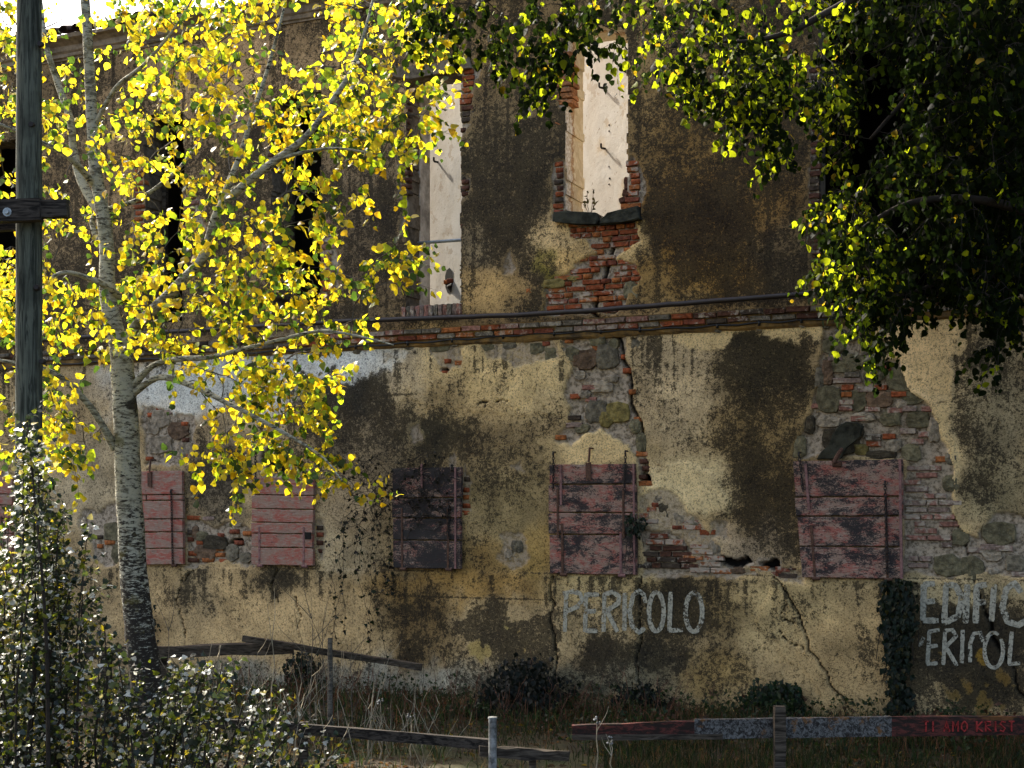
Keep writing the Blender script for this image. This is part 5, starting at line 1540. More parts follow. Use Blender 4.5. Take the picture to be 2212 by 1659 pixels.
# ------------------------------------------------------------------ the dark tree on the right
RD = 12.3
def RP(px, py, dd=0.0): return P(px, py, RD + dd)
base = RP(2560, 1600); base.z = 0
T2 = empty('dark_leafy_tree', base, 'dark green leafy tree hanging over the upper right of the facade', 'tree')
def limb2(pts, name, n=8):
    sp = smooth_path([(*RP(x, y, d), r) for (x, y, d, r) in pts], 5)
    b = MB(); b.tube([Vector(q[:3]) for q in sp], [q[3] for q in sp], n, jit=.1)
    b.build(name, M['dark_twig'], T2, smooth=True)
    return [Vector(q[:3]) for q in sp]
wood = []
wood += limb2([(2560, 2000, 0, .22), (2550, 1500, 0, .20), (2530, 1000, 0, .17), (2490, 600, 0, .15), (2440, 200, 0, .12), (2400, -200, 0, .08), (2380, -500, 0, .04)], 'trunk', 12)[12:]
wood += limb2([(2500, 700, 0, .08), (2380, 560, -.1, .06), (2250, 470, -.2, .05), (2100, 430, -.2, .035), (1960, 440, -.3, .025), (1850, 500, -.3, .012)], 'branch')
wood += limb2([(2450, 300, 0, .08), (2300, 180, .2, .06), (2150, 150, .3, .045), (2000, 180, .4, .03), (1880, 300, .3, .015)], 'branch')
wood += limb2([(2420, 0, 0, .08), (2200, -90, -.2, .06), (1980, -70, -.3, .05), (1800, 20, -.3, .032), (1700, 70, -.4, .024), (1600, 90, -.4, .016), (1480, 80, -.4, .01)], 'branch')
wood += limb2([(2400, -150, 0, .07), (2100, -180, -.4, .06), (1800, -160, -.6, .05), (1500, -110, -.8, .036), (1280, -60, -1.0, .026), (1100, -20, -1.0, .018), (980, 40, -1.0, .01)], 'branch')
wood += limb2([(2480, 650, .2, .06), (2380, 640, .3, .045), (2240, 600, .3, .03), (2080, 600, .2, .02), (1940, 640, .0, .01)], 'branch')
CR2 = [
 ([(1790, -60), (2260, -60), (2260, 640), (2100, 650), (1960, 640), (1830, 620), (1790, 520), (1800, 410), (1930, 300), (1960, 160)], 400, (-.7, 1.2)),
 ([(1960, -60), (2260, -60), (2260, 600), (2080, 600), (1960, 400)], 260, (-.4, 1.3)),
 ([(1770, 430), (1850, 390), (1900, 500), (1870, 640), (1780, 600)], 50, (-.9, .3)),
 ([(1820, 600), (1960, 620), (1960, 690), (1900, 740), (1860, 720)], 26, (-.8, .2)),
 ([(2080, 620), (2230, 620), (2230, 680), (2120, 660)], 12, (-.8, .2)),
 ([(1340, -40), (1800, -40), (1760, 110), (1640, 190), (1520, 170), (1420, 120)], 74, (-1.2, .3)),
 ([(1440, 130), (1640, 170), (1700, 230), (1560, 230)], 22, (-1.0, .0)),
 ([(1640, 260), (1700, 280), (1690, 340), (1650, 350)], 7, (-.9, -.4)),
 ([(1740, 130), (1820, 130), (1800, 190), (1750, 180)], 8, (-.9, -.3)),
 ([(1560, 100), (1770, 60), (1760, 200), (1660, 250), (1600, 220)], 26, (-.9, .2)),
 ([(870, -40), (1340, -40), (1340, 60), (1180, 90), (1000, 110), (930, 110)], 52, (-1.6, -.6)),
 ([(1120, 60), (1180, 60), (1170, 200), (1130, 200)], 8, (-1.4, -.9)), ([(1200, 30), (1290, 30), (1260, 130), (1200, 130)], 10, (-1.4, -.9)),
 ([(1310, 60), (1370, 40), (1380, 130), (1330, 110)], 6, (-1.4, -.9)),
 ([(2080, 680), (2200, 660), (2190, 760), (2110, 780)], 5, (-.7, -.2)),
 ([(1785, -50), (1900, -50), (1880, 120), (1850, 250), (1830, 400), (1790, 420)], 46, (.2, 1.4)),
]
lv = Leaves('round'); tw = MB(); targets = []; tb = []
for poly, n, (d0, d1) in CR2:
    a = np.array(poly, float); c = 0
    while c < n:
        px = rnd.uniform(a[:, 0].min(), a[:, 0].max()); py = rnd.uniform(a[:, 1].min(), a[:, 1].max())
        if inpoly(px, py, poly):
            if (1215 < px < 1375 and 30 < py < 170 and rnd.random() < .9) or (840 < px < 1040 and 85 < py < 175 and rnd.random() < .85): c += 1; continue
            targets.append(RP(px, py, rnd.uniform(d0, d1))); c += 1
            tb.append(.27 if (px > 1330 and px < 1840 and py < 370) else .16 if px < 1330 else .26 if (px < 1900 and 370 < py) else .05)  # more sunlit colour given to the sprays and the left rim
dirs = grow(wood, targets, tw, .005, .1)
for t, d, bq in zip(targets, dirs, tb):
    LIT_SHARE[0] = bq
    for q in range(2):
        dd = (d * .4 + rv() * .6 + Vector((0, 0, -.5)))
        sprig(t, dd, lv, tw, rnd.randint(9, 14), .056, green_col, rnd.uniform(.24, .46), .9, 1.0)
tg = tw.build('twigs', M['dark_twig'], T2); tg['kind'] = 'stuff'
NL2 = lv.build('foliage', M['leaf_dark'], T2, 298)

# ------------------------------------------------------------------ utility pole
PD = 11.25
base = P(62, 1700, PD); base.z = 0
PO = empty('utility_pole', base, 'weathered grey-green wooden pole with a black crossarm at the left edge', 'pole')
top = P(63, -260, PD)
b = MB(); pts = []; rr = []
for i in range(40):
    t = i / 39; p = Vector((base.x, PD, -.1)).lerp(Vector((top.x, PD, top.z)), t); pts.append(p + Vector((rnd.uniform(-.003, .003), 0, 0))); rr.append(.113 - .020 * t)
b.tube(pts, rr, 20, jit=.02)
b.build('shaft', M['pole'], PO, smooth=True)
for (px, py) in ((86, 94), (67, 268), (74, 448), (90, 780), (78, 620), (50, 840)):
    b = MB(); c = P(px, py, PD - .093); b.tube([c + Vector((0, .03, 0)), c + Vector((0, -.006, 0))], [.028, .02], 8); b.build('knot', M['black_iron'], PO)
def box_between(p, q, hw, hh, name, mat, parent, jit=.004):
    d = (q - p).normalized(); w = (Vector((1, 0, 0)) if abs(d.z) > .95 else d.cross(Vector((0, 0, 1))).normalized()); u = w.cross(d).normalized()
    b = MB(); n = 7
    for i in range(n + 1):
        c = p.lerp(q, i / n)
        for (a_, e) in ((-1, -1), (1, -1), (1, 1), (-1, 1)):
            b.v.append(c + w * hw * a_ + u * hh * e + rv() * jit)
    for i in range(n):
        for k in range(4): b.f.append((i * 4 + k, i * 4 + (k + 1) % 4, (i + 1) * 4 + (k + 1) % 4, (i + 1) * 4 + k))
    b.f += [(3, 2, 1, 0), (n * 4, n * 4 + 1, n * 4 + 2, n * 4 + 3)]
    return b.build(name, mat, parent)
box_between(P(-330, 470, PD - .16), P(90, 453, PD - .165), .045, .085, 'crossarm', M['arm'], PO)
box_between(P(88, 452, PD - .14), P(147, 451, PD - .14), .04, .068, 'crossarm', M['arm'], PO)
box_between(P(-330, 500, PD + .14), P(70, 483, PD + .14), .04, .05, 'crossarm', M['arm'], PO)
b = MB(); c = P(16, 458, PD - .205); b.tube([c, c + Vector((0, -.03, 0))], .02, 6); b.tube([c + Vector((0, .003, 0)), c + Vector((0, -.008, 0))], .035, 10); b.build('bolt', M['galv'], PO)

# ------------------------------------------------------------------ fences, boards, stakes
def ground_pt(px, Y): 
    p = P(px, 1500, Y); p.z = 0; return p
RAILD = 12.0
RAIL = empty('guard_rail', ground_pt(1683, RAILD), 'low wooden rail, red at both ends and flaking white between, on a dark post', 'rail')
aw = NT('flaking_white_rail_paint')
cw = aw.coord('Object', (1.0, 1, 1)); n1 = aw.noise(cw, 34, 8, .8, .8); n2 = aw.noise(cw, 5, 5, .65)
cA = aw.mix(aw.rng(n1, .44, .58), (0.020, 0.018, 0.016), (0.13, 0.127, 0.12))
cA = aw.mix(aw.rng(n2, .58, .66, 0, .6), cA, (0.20, 0.085, 0.018)); aw.base(cA); aw.normal(aw.bump(n1, .9, .01))
ar = NT('flaking_red_rail_paint')
cw = ar.coord('Object', (.6, 1, 2)); n1 = ar.noise(cw, 14, 7, .75, .5); n2 = ar.noise(cw, 5, 5, .65)
cA = ar.mix(ar.rng(n1, .46, .60), (0.020, 0.014, 0.011), (0.10, 0.028, 0.022)); cA = ar.mix(ar.rng(n2, .58, .66, 0, .6), cA, (0.16, 0.07, 0.02)); ar.base(cA); ar.normal(ar.bump(n1, .9, .01))
box_between(P(1500, 1574, RAILD + .05), P(1925, 1568, RAILD - .0), .035, .082, 'rail', aw.m, RAIL)
o = box_between(P(1925, 1568, RAILD), P(2420, 1565, RAILD - .06),   .036, .080, 'rail', ar.m, RAIL); o['label'] = 'dull red length of rail with scratched red letters'
o = box_between(P(1236, 1582, RAILD + .12), P(1500, 1573, RAILD + .05), .034, .065, 'rail', ar.m, RAIL); o['label'] = 'split red end of the rail'
box_between(P(1236, 1592, RAILD + .10), P(1560, 1590, RAILD + .02), .03, .022, 'rail', M['beam'], RAIL)
pb = P(1684, 1525, RAILD - .08)
box_between(Vector((pb.x, pb.y, 0)), pb, .045, .045, 'post', M['beam'], RAIL, .003)
p2 = P(2300, 1525, RAILD - .1); box_between(Vector((p2.x, p2.y, 0)), p2, .05, .05, 'post', M['iron'], RAIL, .003)
# TI AMO KRIST scrawled on the red length
LET = {'T': [[(0, 1), (1, 1)], [(.5, 1), (.5, 0)]], 'I': [[(.5, 1), (.5, 0)]], 'A': [[(0, 0), (.5, 1), (1, 0)], [(.2, .4), (.8, .4)]], 'M': [[(0, 0), (.05, 1), (.5, .4), (.95, 1), (1, 0)]], 'O': [[(.5, 1), (0, .7), (0, .3), (.5, 0), (1, .3), (1, .7), (.5, 1)]],
       'K': [[(0, 1), (0, 0)], [(1, 1), (0, .45), (1, 0)]], 'R': [[(0, 0), (0, 1), (.8, .95), (.9, .65), (0, .5), (1, 0)]], 'S': [[(1, .9), (.4, 1), (0, .75), (.9, .3), (.6, 0), (0, .1)]]}
b = MB(); x = 1994
for ch in 'TI AMO KRIST':
    if ch == ' ': x += 14; continue
    w = 16 if ch not in 'I' else 9
    b = MB()
    for stt in LET[ch]:
        pts = []
        for (ax, ay) in stt:
            px = x + ax * (w - 4); py = 1580 - ay * 22; Y = RAILD - .042 - (px - 1925) / 495 * .06
            pts.append(P(px, py, Y))
        b.tube(pts, .0085, 4)
    x += w + 3
    b.build('letter', M['graf'], RAIL)

ST = empty('marker_post', ground_pt(1064, 11.9), 'short dirty white post standing in the dead grass', 'post')
pt_ = P(1064, 1552, 11.9); b = MB(); b.tube([Vector((pt_.x, pt_.y, -.05)), Vector((pt_.x, pt_.y, .3)), pt_ - Vector((0, 0, .01)), pt_], [.036, .036, .036, .033], 12); b.build('shaft', M['pvc'], ST)
b = MB(); b.tube([pt_ + Vector((0, 0, .001)), pt_ + Vector((0, 0, .014))], [.041, .039], 12); b.build('cap', M['pvc'], ST)
LR = empty('low_rail', ground_pt(700, 12.3), 'low grey wooden rail sagging across the dead grass left of the white post', 'rail')
box_between(P(250, 1552, 12.9), P(660, 1572, 12.5), .03, .045, 'rail', M['arm'], LR); box_between(P(655, 1574, 12.48), P(1062, 1608, 12.0), .03, .045, 'rail', M['arm'], LR)
p2 = P(655, 1560, 12.55); box_between(Vector((p2.x, p2.y, -.02)), p2, .04, .04, 'post', M['beam'], LR)
BR_ = empty('broken_rail', ground_pt(1130, 11.95), 'splintered dark rail stub right of the white post', 'rail')
box_between(P(1035, 1624, 11.95), P(1230, 1634, 12.0), .03, .045, 'stub', M['beam'], BR_, .012)
p2 = P(1150, 1630, 12.02); box_between(Vector((p2.x, p2.y, -.02)), p2, .03, .03, 'stake', M['beam'], BR_)
OB = empty('old_beam', ground_pt(470, 15.6), 'thick rotten beam lying level behind the poplar trunk', 'beam')
box_between(P(185, 1412, 15.9), P(632, 1399, 15.5), .05, .062, 'timber', M['beam'], OB, .012)
for px, Y in ((230, 15.85), (352, 15.76)):
    p2 = P(px, 1408, Y + .08); box_between(Vector((p2.x, p2.y, -.02)), p2, .05, .05, 'stake', M['beam'], OB)
PL = empty('leaning_plank', ground_pt(712, 15.2), 'long dark plank tilting down to the right over the old beam', 'plank')
box_between(P(526, 1379, 15.3), P(910, 1441, 15.0), .035, .032, 'board', M['beam'], PL, .006)
SK = empty('stake', ground_pt(712, 15.05), 'thin grey stake propping up the leaning plank', 'stake')
p2 = P(713, 1378, 15.0); b = MB(); b.tube([Vector((p2.x, p2.y, -.05)), p2], [.032, .026], 8); b.build('shaft', M['grey_rail'], SK)

# ------------------------------------------------------------------ foreground white poplar scrub
def wp_col():  # pale share is felted undersides plus sun glints painted as leaf colour
    r = rnd.random()
    c = (0.014, 0.024, 0.008) if r < .58 else (0.15, 0.18, 0.012) if r < .77 else (0.40, 0.32, 0.02) if r < .84 else (0.58, 0.59, 0.52)  # near-black green is shade painted on unlit leaves
    k = rnd.uniform(.7, 1.2); return tuple(x * k for x in c)
def top_y(x):
    pts = [(-150, 1080), (0, 1180), (60, 930), (95, 1040), (150, 1180), (200, 1200), (235, 1360), (300, 1430), (345, 1450), (440, 1420), (560, 1450), (640, 1530), (720, 1590), (800, 1640)]
    for (x0, y0), (x1, y1) in zip(pts[:-1], pts[1:]):
        if x0 <= x <= x1: return y0 + (y1 - y0) * (x - x0) / (x1 - x0)
    return 1650
SHR = [('tall white poplar scrub with silvery leaves in front of the wooden pole', -150, 165, 40, 9.9, 10.9), ('low white poplar scrub with glinting leaves at the foot of the poplar', 175, 740, 64, 9.4, 11.2)]
for label, xa, xb, n, da, db in SHR:
    bs = P((xa + xb) / 2, 1800, (da + db) / 2); bs.z = 0
    sh = empty('poplar_scrub', bs, label, 'shrub', 'white poplar scrub')
    lv = Leaves('lobed'); tw = MB(); sm = MB()
    for i in range(n):
        px = rnd.uniform(xa, xb); Y = rnd.uniform(da, db)
        ty = top_y(px) + abs(rnd.gauss(0, 1)) * (190 if xa < 0 else 120)
        if i < 6 and xa < 0: px = (58, 75, 100, 140, 190, 20)[i]; ty = (905, 960, 1080, 1120, 1135, 1100)[i]
        tip = P(px, ty, Y)
        if tip.z < .25: continue
        root_ = P(px * .85 + rnd.uniform(-60, 60), 1500, Y + rnd.uniform(-.3, .3)); root_.z = -.02
        mid = root_.lerp(tip, .5) + Vector((rnd.uniform(-.12, .12), rnd.uniform(-.1, .1), 0))
        sp = [Vector(q) for q in smooth_path([tuple(root_), tuple(mid), tuple(tip)], 8)]
        r0 = .010 + .006 * rnd.random() if i else .022
        sm.tube(sp, [r0 * (1 - .8 * k / (len(sp) - 1)) for k in range(len(sp))], 5)
        L = (tip - root_).length
        k = int(L * (27 if xa < 0 else 21))
        for q in range(k):
            f = .12 + .88 * (q + rnd.random()) / k
            j = f * (len(sp) - 1); a_ = int(min(j, len(sp) - 2)); p = sp[a_].lerp(sp[a_ + 1], j - a_)
            dd = (sp[a_ + 1] - sp[a_]).normalized()
            if rnd.random() < .55:
                side = rv(); side.z = abs(side.z) * .4
                sprig(p, side + dd * .7, lv, tw, rnd.randint(5, 9), .043, wp_col, rnd.uniform(.14, .36) * (1.15 - f * .6), .0, -.1, .0022, True)
            else:
                side = rv(); lv.add(p + side * .03, side + dd * .3, Vector((rnd.uniform(-.5, .5), rnd.uniform(-.5, .5), 1)), rnd.uniform(.03, .055), wp_col())
    sm.build('stems', M['dark_twig'], sh); tg = tw.build('twigs', M['dark_twig'], sh); tg['kind'] = 'stuff'
    lv.build('foliage', M['leaf_white'], sh, 298)

# ------------------------------------------------------------------ ivy, creepers, weeds
def ivy_col():
    k = rnd.uniform(.6, 1.3); return (0.020 * k, 0.042 * k, 0.014 * k) if rnd.random() < .9 else (0.10 * k, 0.09 * k, 0.015 * k)
from mathutils import noise as mnoise
def noise2(x, y): return mnoise.noise(Vector((x, y, 3.7))) * .5 + mnoise.noise(Vector((x * 2.6, y * 2.6, 9.1))) * .5
def ivy_patch(name, label, poly, n, size, y0, y1, group=None, cat='ivy', colf=ivy_col, singles=0, stems=True):
    a = np.array(poly, float); s_, z_ = W(a[:, 0].mean(), a[:, 1].max()); bs = wall_world(s_, -.1, max(0, z_))
    e = empty(name, bs, label, cat, group); lv = Leaves('ivy'); tw = MB(); c = 0
    while c < n:
        px = rnd.uniform(a[:, 0].min(), a[:, 0].max()); py = rnd.uniform(a[:, 1].min(), a[:, 1].max())
        px += rnd.uniform(-14, 14); py += rnd.uniform(-14, 14)
        if not inpoly(px, py, poly, -10 + 52 * noise2(px * .045, py * .045)): continue
        c += 1
        s, z = W(px, py); p = wall_world(s, -rnd.uniform(y0, y1), z)
        if p.z < .02: p.z = .02 + rnd.random() * .1
        out = Vector((-SA, -CA, 0))
        lv.add(p, Vector((rnd.uniform(-.5, .5), 0, -1)) + out * .3 + rv() * .3, out + rv() * .6, size * rnd.uniform(.6, 1.3), colf())
        if c % 14 == 0:
            s2, z2 = W(px + rnd.uniform(-12, 12), py + rnd.uniform(30, 80)); tw.tube([p, wall_world((s + s2) / 2, -(y0 + y1) / 2, (z + z2) / 2), wall_world(s2, -(y0 + y1) / 2, max(0.02, z2))], .005, 4)
    if tw.v: tw.build('stems', M['dark_twig'], e)
    lv.build('foliage', M['ivy'], e, singles)
    return e
ivy_patch('wall_ivy', 'dark ivy strip climbing the wall beside the lower right lettering', [(1924, 1258), (1950, 1262), (1968, 1290), (1974, 1340), (1970, 1400), (1958, 1450), (1962, 1560), (1920, 1560), (1935, 1480), (1925, 1420), (1912, 1350), (1916, 1310)], 1500, .055, .03, .16)
ivy_patch('dark_bush', 'nearly black bush at the foot of the wall under the big stain', [(1090, 1600), (1098, 1510), (1130, 1470), (1150, 1425), (1180, 1415), (1208, 1465), (1245, 1490), (1255, 1600)], 3000, .055, .1, 1.0, 'bushes along the wall', 'bush', lambda: (0.012, 0.018, 0.008))
ivy_patch('dark_bush', 'low dark bush under the last letters of the PERICOLO word', [(1340, 1550), (1355, 1490), (1400, 1478), (1440, 1500), (1470, 1550)], 900, .05, .05, .4, 'bushes along the wall', 'bush', lambda: (0.018, 0.028, 0.012))
ivy_patch('green_bush', 'green bushy ivy at the wall behind the white rail', [(1610, 1560), (1625, 1510), (1655, 1490), (1680, 1470), (1715, 1480), (1735, 1510), (1750, 1560)], 1500, .045, .05, .35, 'bushes along the wall', 'bush', lambda: (0.03 * rnd.uniform(.6, 1.3), 0.065 * rnd.uniform(.6, 1.3), 0.018))
ivy_patch('green_bush', 'small ivy tuft behind the stake under the leaning plank', [(642, 1510), (650, 1430), (668, 1405), (690, 1420), (705, 1500)], 520, .05, .1, .3, 'bushes along the wall', 'bush', lambda: (0.022 * rnd.uniform(.6, 1.3), 0.042 * rnd.uniform(.6, 1.3), 0.014))
ivy_patch('wall_fern', 'small dark fern growing from the edge of the red and black shutter', [(1362, 1130), (1375, 1115), (1395, 1120), (1392, 1145), (1372, 1150)], 90, .05, .06, .16, None, 'plant', lambda: (0.02, 0.045, 0.014))
ivy_patch('trunk_ivy', 'thin ivy runner at the wall just right of the poplar trunk', [(326, 1330), (340, 1300), (350, 1340), (352, 1400), (334, 1400)], 120, .05, .1, .3, None, 'ivy')
# bare creeper over the blackened shutter, with hanging runners
CRP = empty('creeper', wall_world(*[W(850, 1500)[0], -.15, 0]), 'bare creeper hanging over the blackened shutter and down the wall', 'creeper')
tw = MB(); lv = Leaves('ivy')
for i in range(60):
    px = rnd.uniform(790, 990); py = rnd.uniform(975, 1100); pts = []
    for k in range(7):
        s, z = W(px, py); pts.append(wall_world(s, -.07 - rnd.uniform(0, .06), z)); px += rnd.uniform(-26, 18); py += rnd.uniform(-8, 24)
        if rnd.random() < .5: lv.add(pts[-1], rv() + Vector((0, 0, -1)), Vector((-SA, -CA, 0)) + rv() * .7, rnd.uniform(.03, .055), (0.03, 0.028, 0.015))
    tw.tube(pts, .0035, 4)
for px0, y_a, y_b, drift in ((745, 1150, 1440, -18), (752, 1110, 1380, -10), (770, 1100, 1400, 30), (815, 1100, 1420, 6), (822, 1110, 1440, 10), (828, 1200, 1330, 20), (735, 1180, 1400, 4), (850, 1060, 1300, -8), (900, 1240, 1500, 20), (880, 1240, 1480, 5), (915, 1250, 1470, 25), (868, 1240, 1500, -12), (800, 1090, 1250, -20), (935, 1240, 1450, 12), (780, 1110, 1180, -60)):
    px, py = px0, y_a; pts = []; n = 16
    for k in range(n):
        s, z = W(px, py); p = wall_world(s, -.06 - rnd.uniform(0, .05), max(.02, z)); pts.append(p); px += drift / n + rnd.uniform(-5, 5); py += (y_b - y_a) / n
        if px0 < 865 and rnd.random() < .8:
            for q in range(rnd.randint(1, 3)): lv.add(p + rv() * .02, rv() + Vector((0, 0, -.6)), Vector((-SA, -CA, 0)) + rv() * .8, rnd.uniform(.03, .06), (0.035 * rnd.uniform(.6, 1.5), 0.045 * rnd.uniform(.6, 1.5), 0.018))
    tw.tube(pts, .0032, 4)
tw.build('stems', M['dark_twig'], CRP); lv.build('foliage', M['ivy'], CRP, 0)
# seedling on the broken sill
SD = empty('sill_seedling', wall_world(W(1268, 455)[0], .1, W(1268, 462)[1]), 'little seedling growing on the broken sill of the bright right window', 'plant')
tw = MB(); lv = Leaves('ivy')
for (x, y) in ((1262, 412), (1275, 405), (1255, 430), (1282, 432)):
    a_ = wall_world(W(1268, 462)[0], .1, W(1268, 462)[1]); c_ = wall_world(W(x, y)[0], .1, W(x, y)[1]); m_ = (a_ + c_) / 2 + rv() * .03
    tw.tube([a_, m_, c_], .004, 4)
    for q in range(4): lv.add(m_.lerp(c_, q / 3), rv() + Vector((0, 0, .3)), rv(), .05, (0.16, 0.14, 0.03))
tw.build('stems', M['dead_red'], SD); lv.build('foliage', M['ivy'], SD, 0)

# bare saplings and dry stalks, each a plant of its own
def twiggy(name, label, px, Y, top, mat, spread, nb, group, seedhead=False, lean=0):
    b0 = P(px, 1500, Y); b0.z = 0
    e = empty(name, b0, label, 'plant', group); tw = MB()
    tip = P(px + lean, top, Y); L = tip.z
    pts = [b0.lerp(tip, k / 6) + Vector((rnd.uniform(-.02, .02), rnd.uniform(-.02, .02), 0)) for k in range(7)]; tw.tube(pts, [.008 * (1 - .75 * k / 6) for k in range(7)], 5)
    for i in range(nb):
        k = rnd.randint(1, 5); d = Vector((rnd.uniform(-1, 1) * spread, rnd.uniform(-.6, .6) * spread, 1)).normalized(); q = pts[k].copy(); pp = [q.copy()]
        for m_ in range(4):
            d = (d + rv() * .2 + Vector((0, 0, .1))).normalized(); q = q + d * L * rnd.uniform(.08, .14); pp.append(q.copy())
        tw.tube(pp, [.0045, .004, .0032, .0025, .0018], 4)
    tw.build('stem', mat, e)
    if seedhead:
        b = MB()
        for q in range(7):
            c = pts[-1] + rv() * .03; r = .012
            b.add([c + Vector(v) * r for v in ((1, 0, 0), (-1, 0, 0), (0, 1, 0), (0, -1, 0), (0, 0, 1), (0, 0, -1))], [(0, 2, 4), (2, 1, 4), (1, 3, 4), (3, 0, 4), (2, 0, 5), (1, 2, 5), (3, 1, 5), (0, 3, 5)])
        b.build('seed_head', M['pvc'], e)
    return e
for px, Y, top, nb, lab in ((672, 15.0, 1290, 9, 'bare sapling with forked twigs between the beam and the leaning plank'), (700, 15.3, 1310, 7, 'bare sapling close to the thin grey stake'), (760, 15.0, 1380, 5, 'thin bare sapling below the leaning plank'), (365, 14.8, 1320, 5, 'leafless sapling standing right of the poplar trunk')):
    twiggy('bare_sapling', lab, px, Y, top, M['twig'], .9, nb, 'bare saplings by the wall')
for px, Y, top, ln, lab in ((445, 13.2, 1385, 12, 'tall pale dry stalk crossing the level beam near the poplar trunk'), (585, 14.2, 1270, 10, 'tallest pale dry stalk reaching up beyond the raised end of the leaning plank'), (640, 13.0, 1440, 10, 'straight pale dry stalk left of the thin grey stake'),
                             (795, 13.0, 1480, 14, 'pale dry stalk below the lower half of the leaning plank'), (560, 12.6, 1500, 60, 'bent pale dry stalk leaning right over the low grey rail')):
    twiggy('dry_stalk', lab, px, Y, top, M['dry'], .5, 2, 'dry stalks', False, ln)
def mass(name, label, n, fn, mat):
    tw = MB()
    for i in range(n):
        b0, h, d = fn(); pts = [b0]; q = b0.copy()
        for k in range(5):
            d = (d + rv() * .16).normalized(); q = q + d * h / 5; pts.append(q.copy())
            if k > 1 and rnd.random() < .6:
                dd = (d + rv() * .8).normalized(); tw.tube([q, q + dd * h * .10, q + dd * h * .18 + Vector((0, 0, .03))], [.0028, .0022, .0015], 3)
        tw.tube(pts, [.0048, .0044, .004, .0034, .0028, .002], 4)
    o = tw.build(name, mat); tag(o, label, name.replace('_', ' '), kind='stuff')
def f_dry():
    px = rnd.uniform(380, 960); Y = rnd.uniform(11.9, 14.6); p = P(px, 1500, Y); p.z = 0
    return p, rnd.uniform(.3, .95) * (1 if px < 800 else .6), Vector((rnd.uniform(-.6, .6), rnd.uniform(-.4, .4), 1)).normalized()
def f_dead():
    px = rnd.uniform(480, 1560); p = wall_world(W(px, 1500)[0], -rnd.uniform(.2, 1.7), 0)
    return p, rnd.uniform(.2, .62), Vector((rnd.uniform(-.4, .4), rnd.uniform(-.3, .3), 1)).normalized()
mass('dry_stalks', 'thicket of thin pale dry stalks in front of the old beam', 110, f_dry, M['dry'])
mass('dead_weeds', 'rust-brown dead weeds tangled along the foot of the wall', 190, f_dead, M['dead_red'])
for px, Y, top, lab in ((822, 13.0, 1515, 'pale seed-headed weed left of the white post'), (888, 12.8, 1545, 'white-headed weed nearest the left of the white post'), (1290, 11.9, 1556, 'tall pale seed-headed weed in front of the split red rail end'), (1322, 11.8, 1600, 'short pale seed-headed weed in front of the red rail')):
    twiggy('seed_weed', lab, px, Y, top, M['dry'], .6, 2, 'seed-headed weeds', True)

# ------------------------------------------------------------------ grass and litter
def blades(name, n, region, hmin, hmax, colf, lean=.5):
    """region() -> base point"""
    Vv = np.zeros((n, 5, 3)); Cc = np.zeros((n, 3))
    for i in range(n):
        p = region(); h = rnd.uniform(hmin, hmax); a = rnd.uniform(0, 6.28); w = rnd.uniform(.003, .006)
        dx, dy = math.cos(a), math.sin(a); l1 = rnd.uniform(0, lean) * h; a2 = rnd.uniform(0, 6.28); lx, ly = math.cos(a2) * l1, math.sin(a2) * l1
        Vv[i, 0] = (p.x - dx * w, p.y - dy * w, p.z); Vv[i, 1] = (p.x + dx * w, p.y + dy * w, p.z)
        Vv[i, 2] = (p.x + lx * .35 - dx * w * .8, p.y + ly * .35 - dy * w * .8, p.z + h * .6); Vv[i, 3] = (p.x + lx * .35 + dx * w * .8, p.y + ly * .35 + dy * w * .8, p.z + h * .6)
        Vv[i, 4] = (p.x + lx, p.y + ly, p.z + h * rnd.uniform(.8, 1)); Cc[i] = colf()
    bi = (np.arange(n) * 5)[:, None]
    q = np.array([[0, 1, 3, 2]]) + bi; t = np.array([[2, 3, 4]]) + bi
    o = np_mesh(name, Vv.reshape(-1, 3), quads=q, tris=t, attrs={'leaf': np.repeat(Cc, 5, axis=0)}, mat=M['grass'])
    o['kind'] = 'stuff'
    return o
def reg_wall():
    px = rnd.uniform(300, 2300); s = W(px, 1500)[0]; o = abs(rnd.gauss(0, .8)) + .05; p = wall_world(s, -o, 0); return p
def reg_front():
    while True:
        p = Vector((rnd.uniform(-4.5, 6.5), rnd.uniform(11.2, 15.5), 0))
        dens = (.35 + .65 * (p.x > .8)) * max(.04, min(1, .42 + 1.5 * noise2(p.x * 1.1, p.y * 1.1)))
        if rnd.random() < dens: return p
def gcol():
    k = rnd.uniform(.5, 1.2); return (0.035 * k, 0.062 * k, 0.018 * k) if rnd.random() < .7 else (0.15 * k, 0.10 * k, 0.045 * k)
def gcol2():
    k = rnd.uniform(.5, 1.2); return (0.06 * k, 0.10 * k, 0.028 * k) if rnd.random() < .55 else (0.22 * k, 0.115 * k, 0.055 * k)
tag(blades('grass', 22000, reg_front, .04, .22, gcol, .9), 'short green and straw grass growing on the littered ground', 'grass', kind='stuff')
tag(blades('tall_weeds', 7000, reg_wall, .08, .34, gcol2, .9), 'tangled green and rust-brown weeds along the foot of the wall', 'weeds', kind='stuff')
rb = MB()
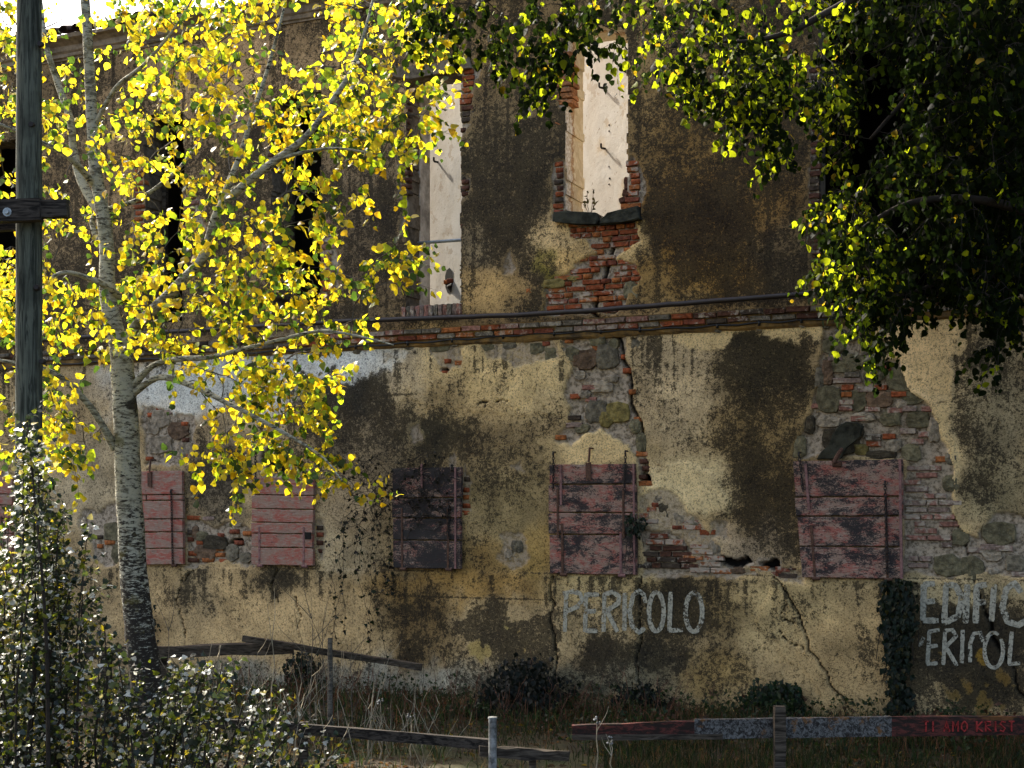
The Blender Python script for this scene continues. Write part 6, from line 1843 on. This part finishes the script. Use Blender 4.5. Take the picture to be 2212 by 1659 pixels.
for i in range(900):
    px = rnd.uniform(300, 2250); c0 = wall_world(W(px, 1500)[0], -abs(rnd.gauss(0, .8)) - .04, .01); r = rnd.uniform(.008, .035) * (2 if rnd.random() < .06 else 1)
    q = [c0 + Vector((rnd.uniform(-1, 1), rnd.uniform(-1, 1), rnd.uniform(-.5, .6))) * r for k in range(6)]
    rb.add(q, [(0, 1, 2), (0, 2, 3), (0, 3, 4), (0, 4, 1), (5, 2, 1), (5, 3, 2), (5, 4, 3), (5, 1, 4)])
tag(rb.build('rubble', M['cornice']), 'crumbs of fallen plaster lying along the foot of the wall', 'rubble', kind='stuff')
lv = Leaves('ivy'); tw = MB()
for i in range(420):
    px = rnd.uniform(330, 2250); o_ = abs(rnd.gauss(0, .9)) + .08; c0 = wall_world(W(px, 1500)[0], -o_, 0); hh = rnd.uniform(.08, .34) * (1.2 if o_ < .6 else .7); rr = rnd.uniform(.06, .16)
    gcl = (0.05, 0.085, 0.022) if rnd.random() < .72 else (0.16, 0.075, 0.035)
    for q in range(rnd.randint(12, 34)):
        k = rnd.uniform(.6, 1.4); p = c0 + Vector((rnd.gauss(0, rr), rnd.gauss(0, rr), hh * rnd.random() ** .7))
        lv.add(p, rv() + Vector((0, 0, -.3)), rv() + Vector((0, -.3, .8)), rnd.uniform(.025, .055), tuple(x * k for x in gcl))
lv.build('undergrowth', M['ivy'], None, 0)
for o in list(col.objects):
    if o.name.startswith('undergrowth'): tag(o, 'low leafy green and rusty undergrowth between the wall and the rails', 'undergrowth', kind='stuff')
lv = Leaves('round')
for i in range(9000):
    p = Vector((rnd.uniform(-6, 6.5), rnd.uniform(11, 15.5), rnd.uniform(.0, .04))); k = rnd.uniform(.5, 1.3); r = rnd.random()
    c = (0.14 * k, 0.075 * k, 0.03 * k) if r < .7 else (0.36 * k, 0.26 * k, 0.03 * k) if r < .82 else (0.2 * k, 0.16 * k, 0.11 * k)
    lv.add(p, Vector((rnd.uniform(-1, 1), rnd.uniform(-1, 1), rnd.uniform(-.1, .4))), Vector((rnd.uniform(-.6, .6), rnd.uniform(-.6, .6), 1)), rnd.uniform(.03, .06), c)
dummy = Vector((0, 0, 0))
class _O: location = (0, 0, 0)
lo = lv.build('leaf_litter', M['grass'], None, 0)
for o in list(col.objects):
    if o.name.startswith('leaf_litter'): tag(o, 'fallen brown and yellow leaves scattered over the ground', 'leaf litter', kind='stuff')
print('leaves', NL1, NL2, 'bricks', len(BRICKS))
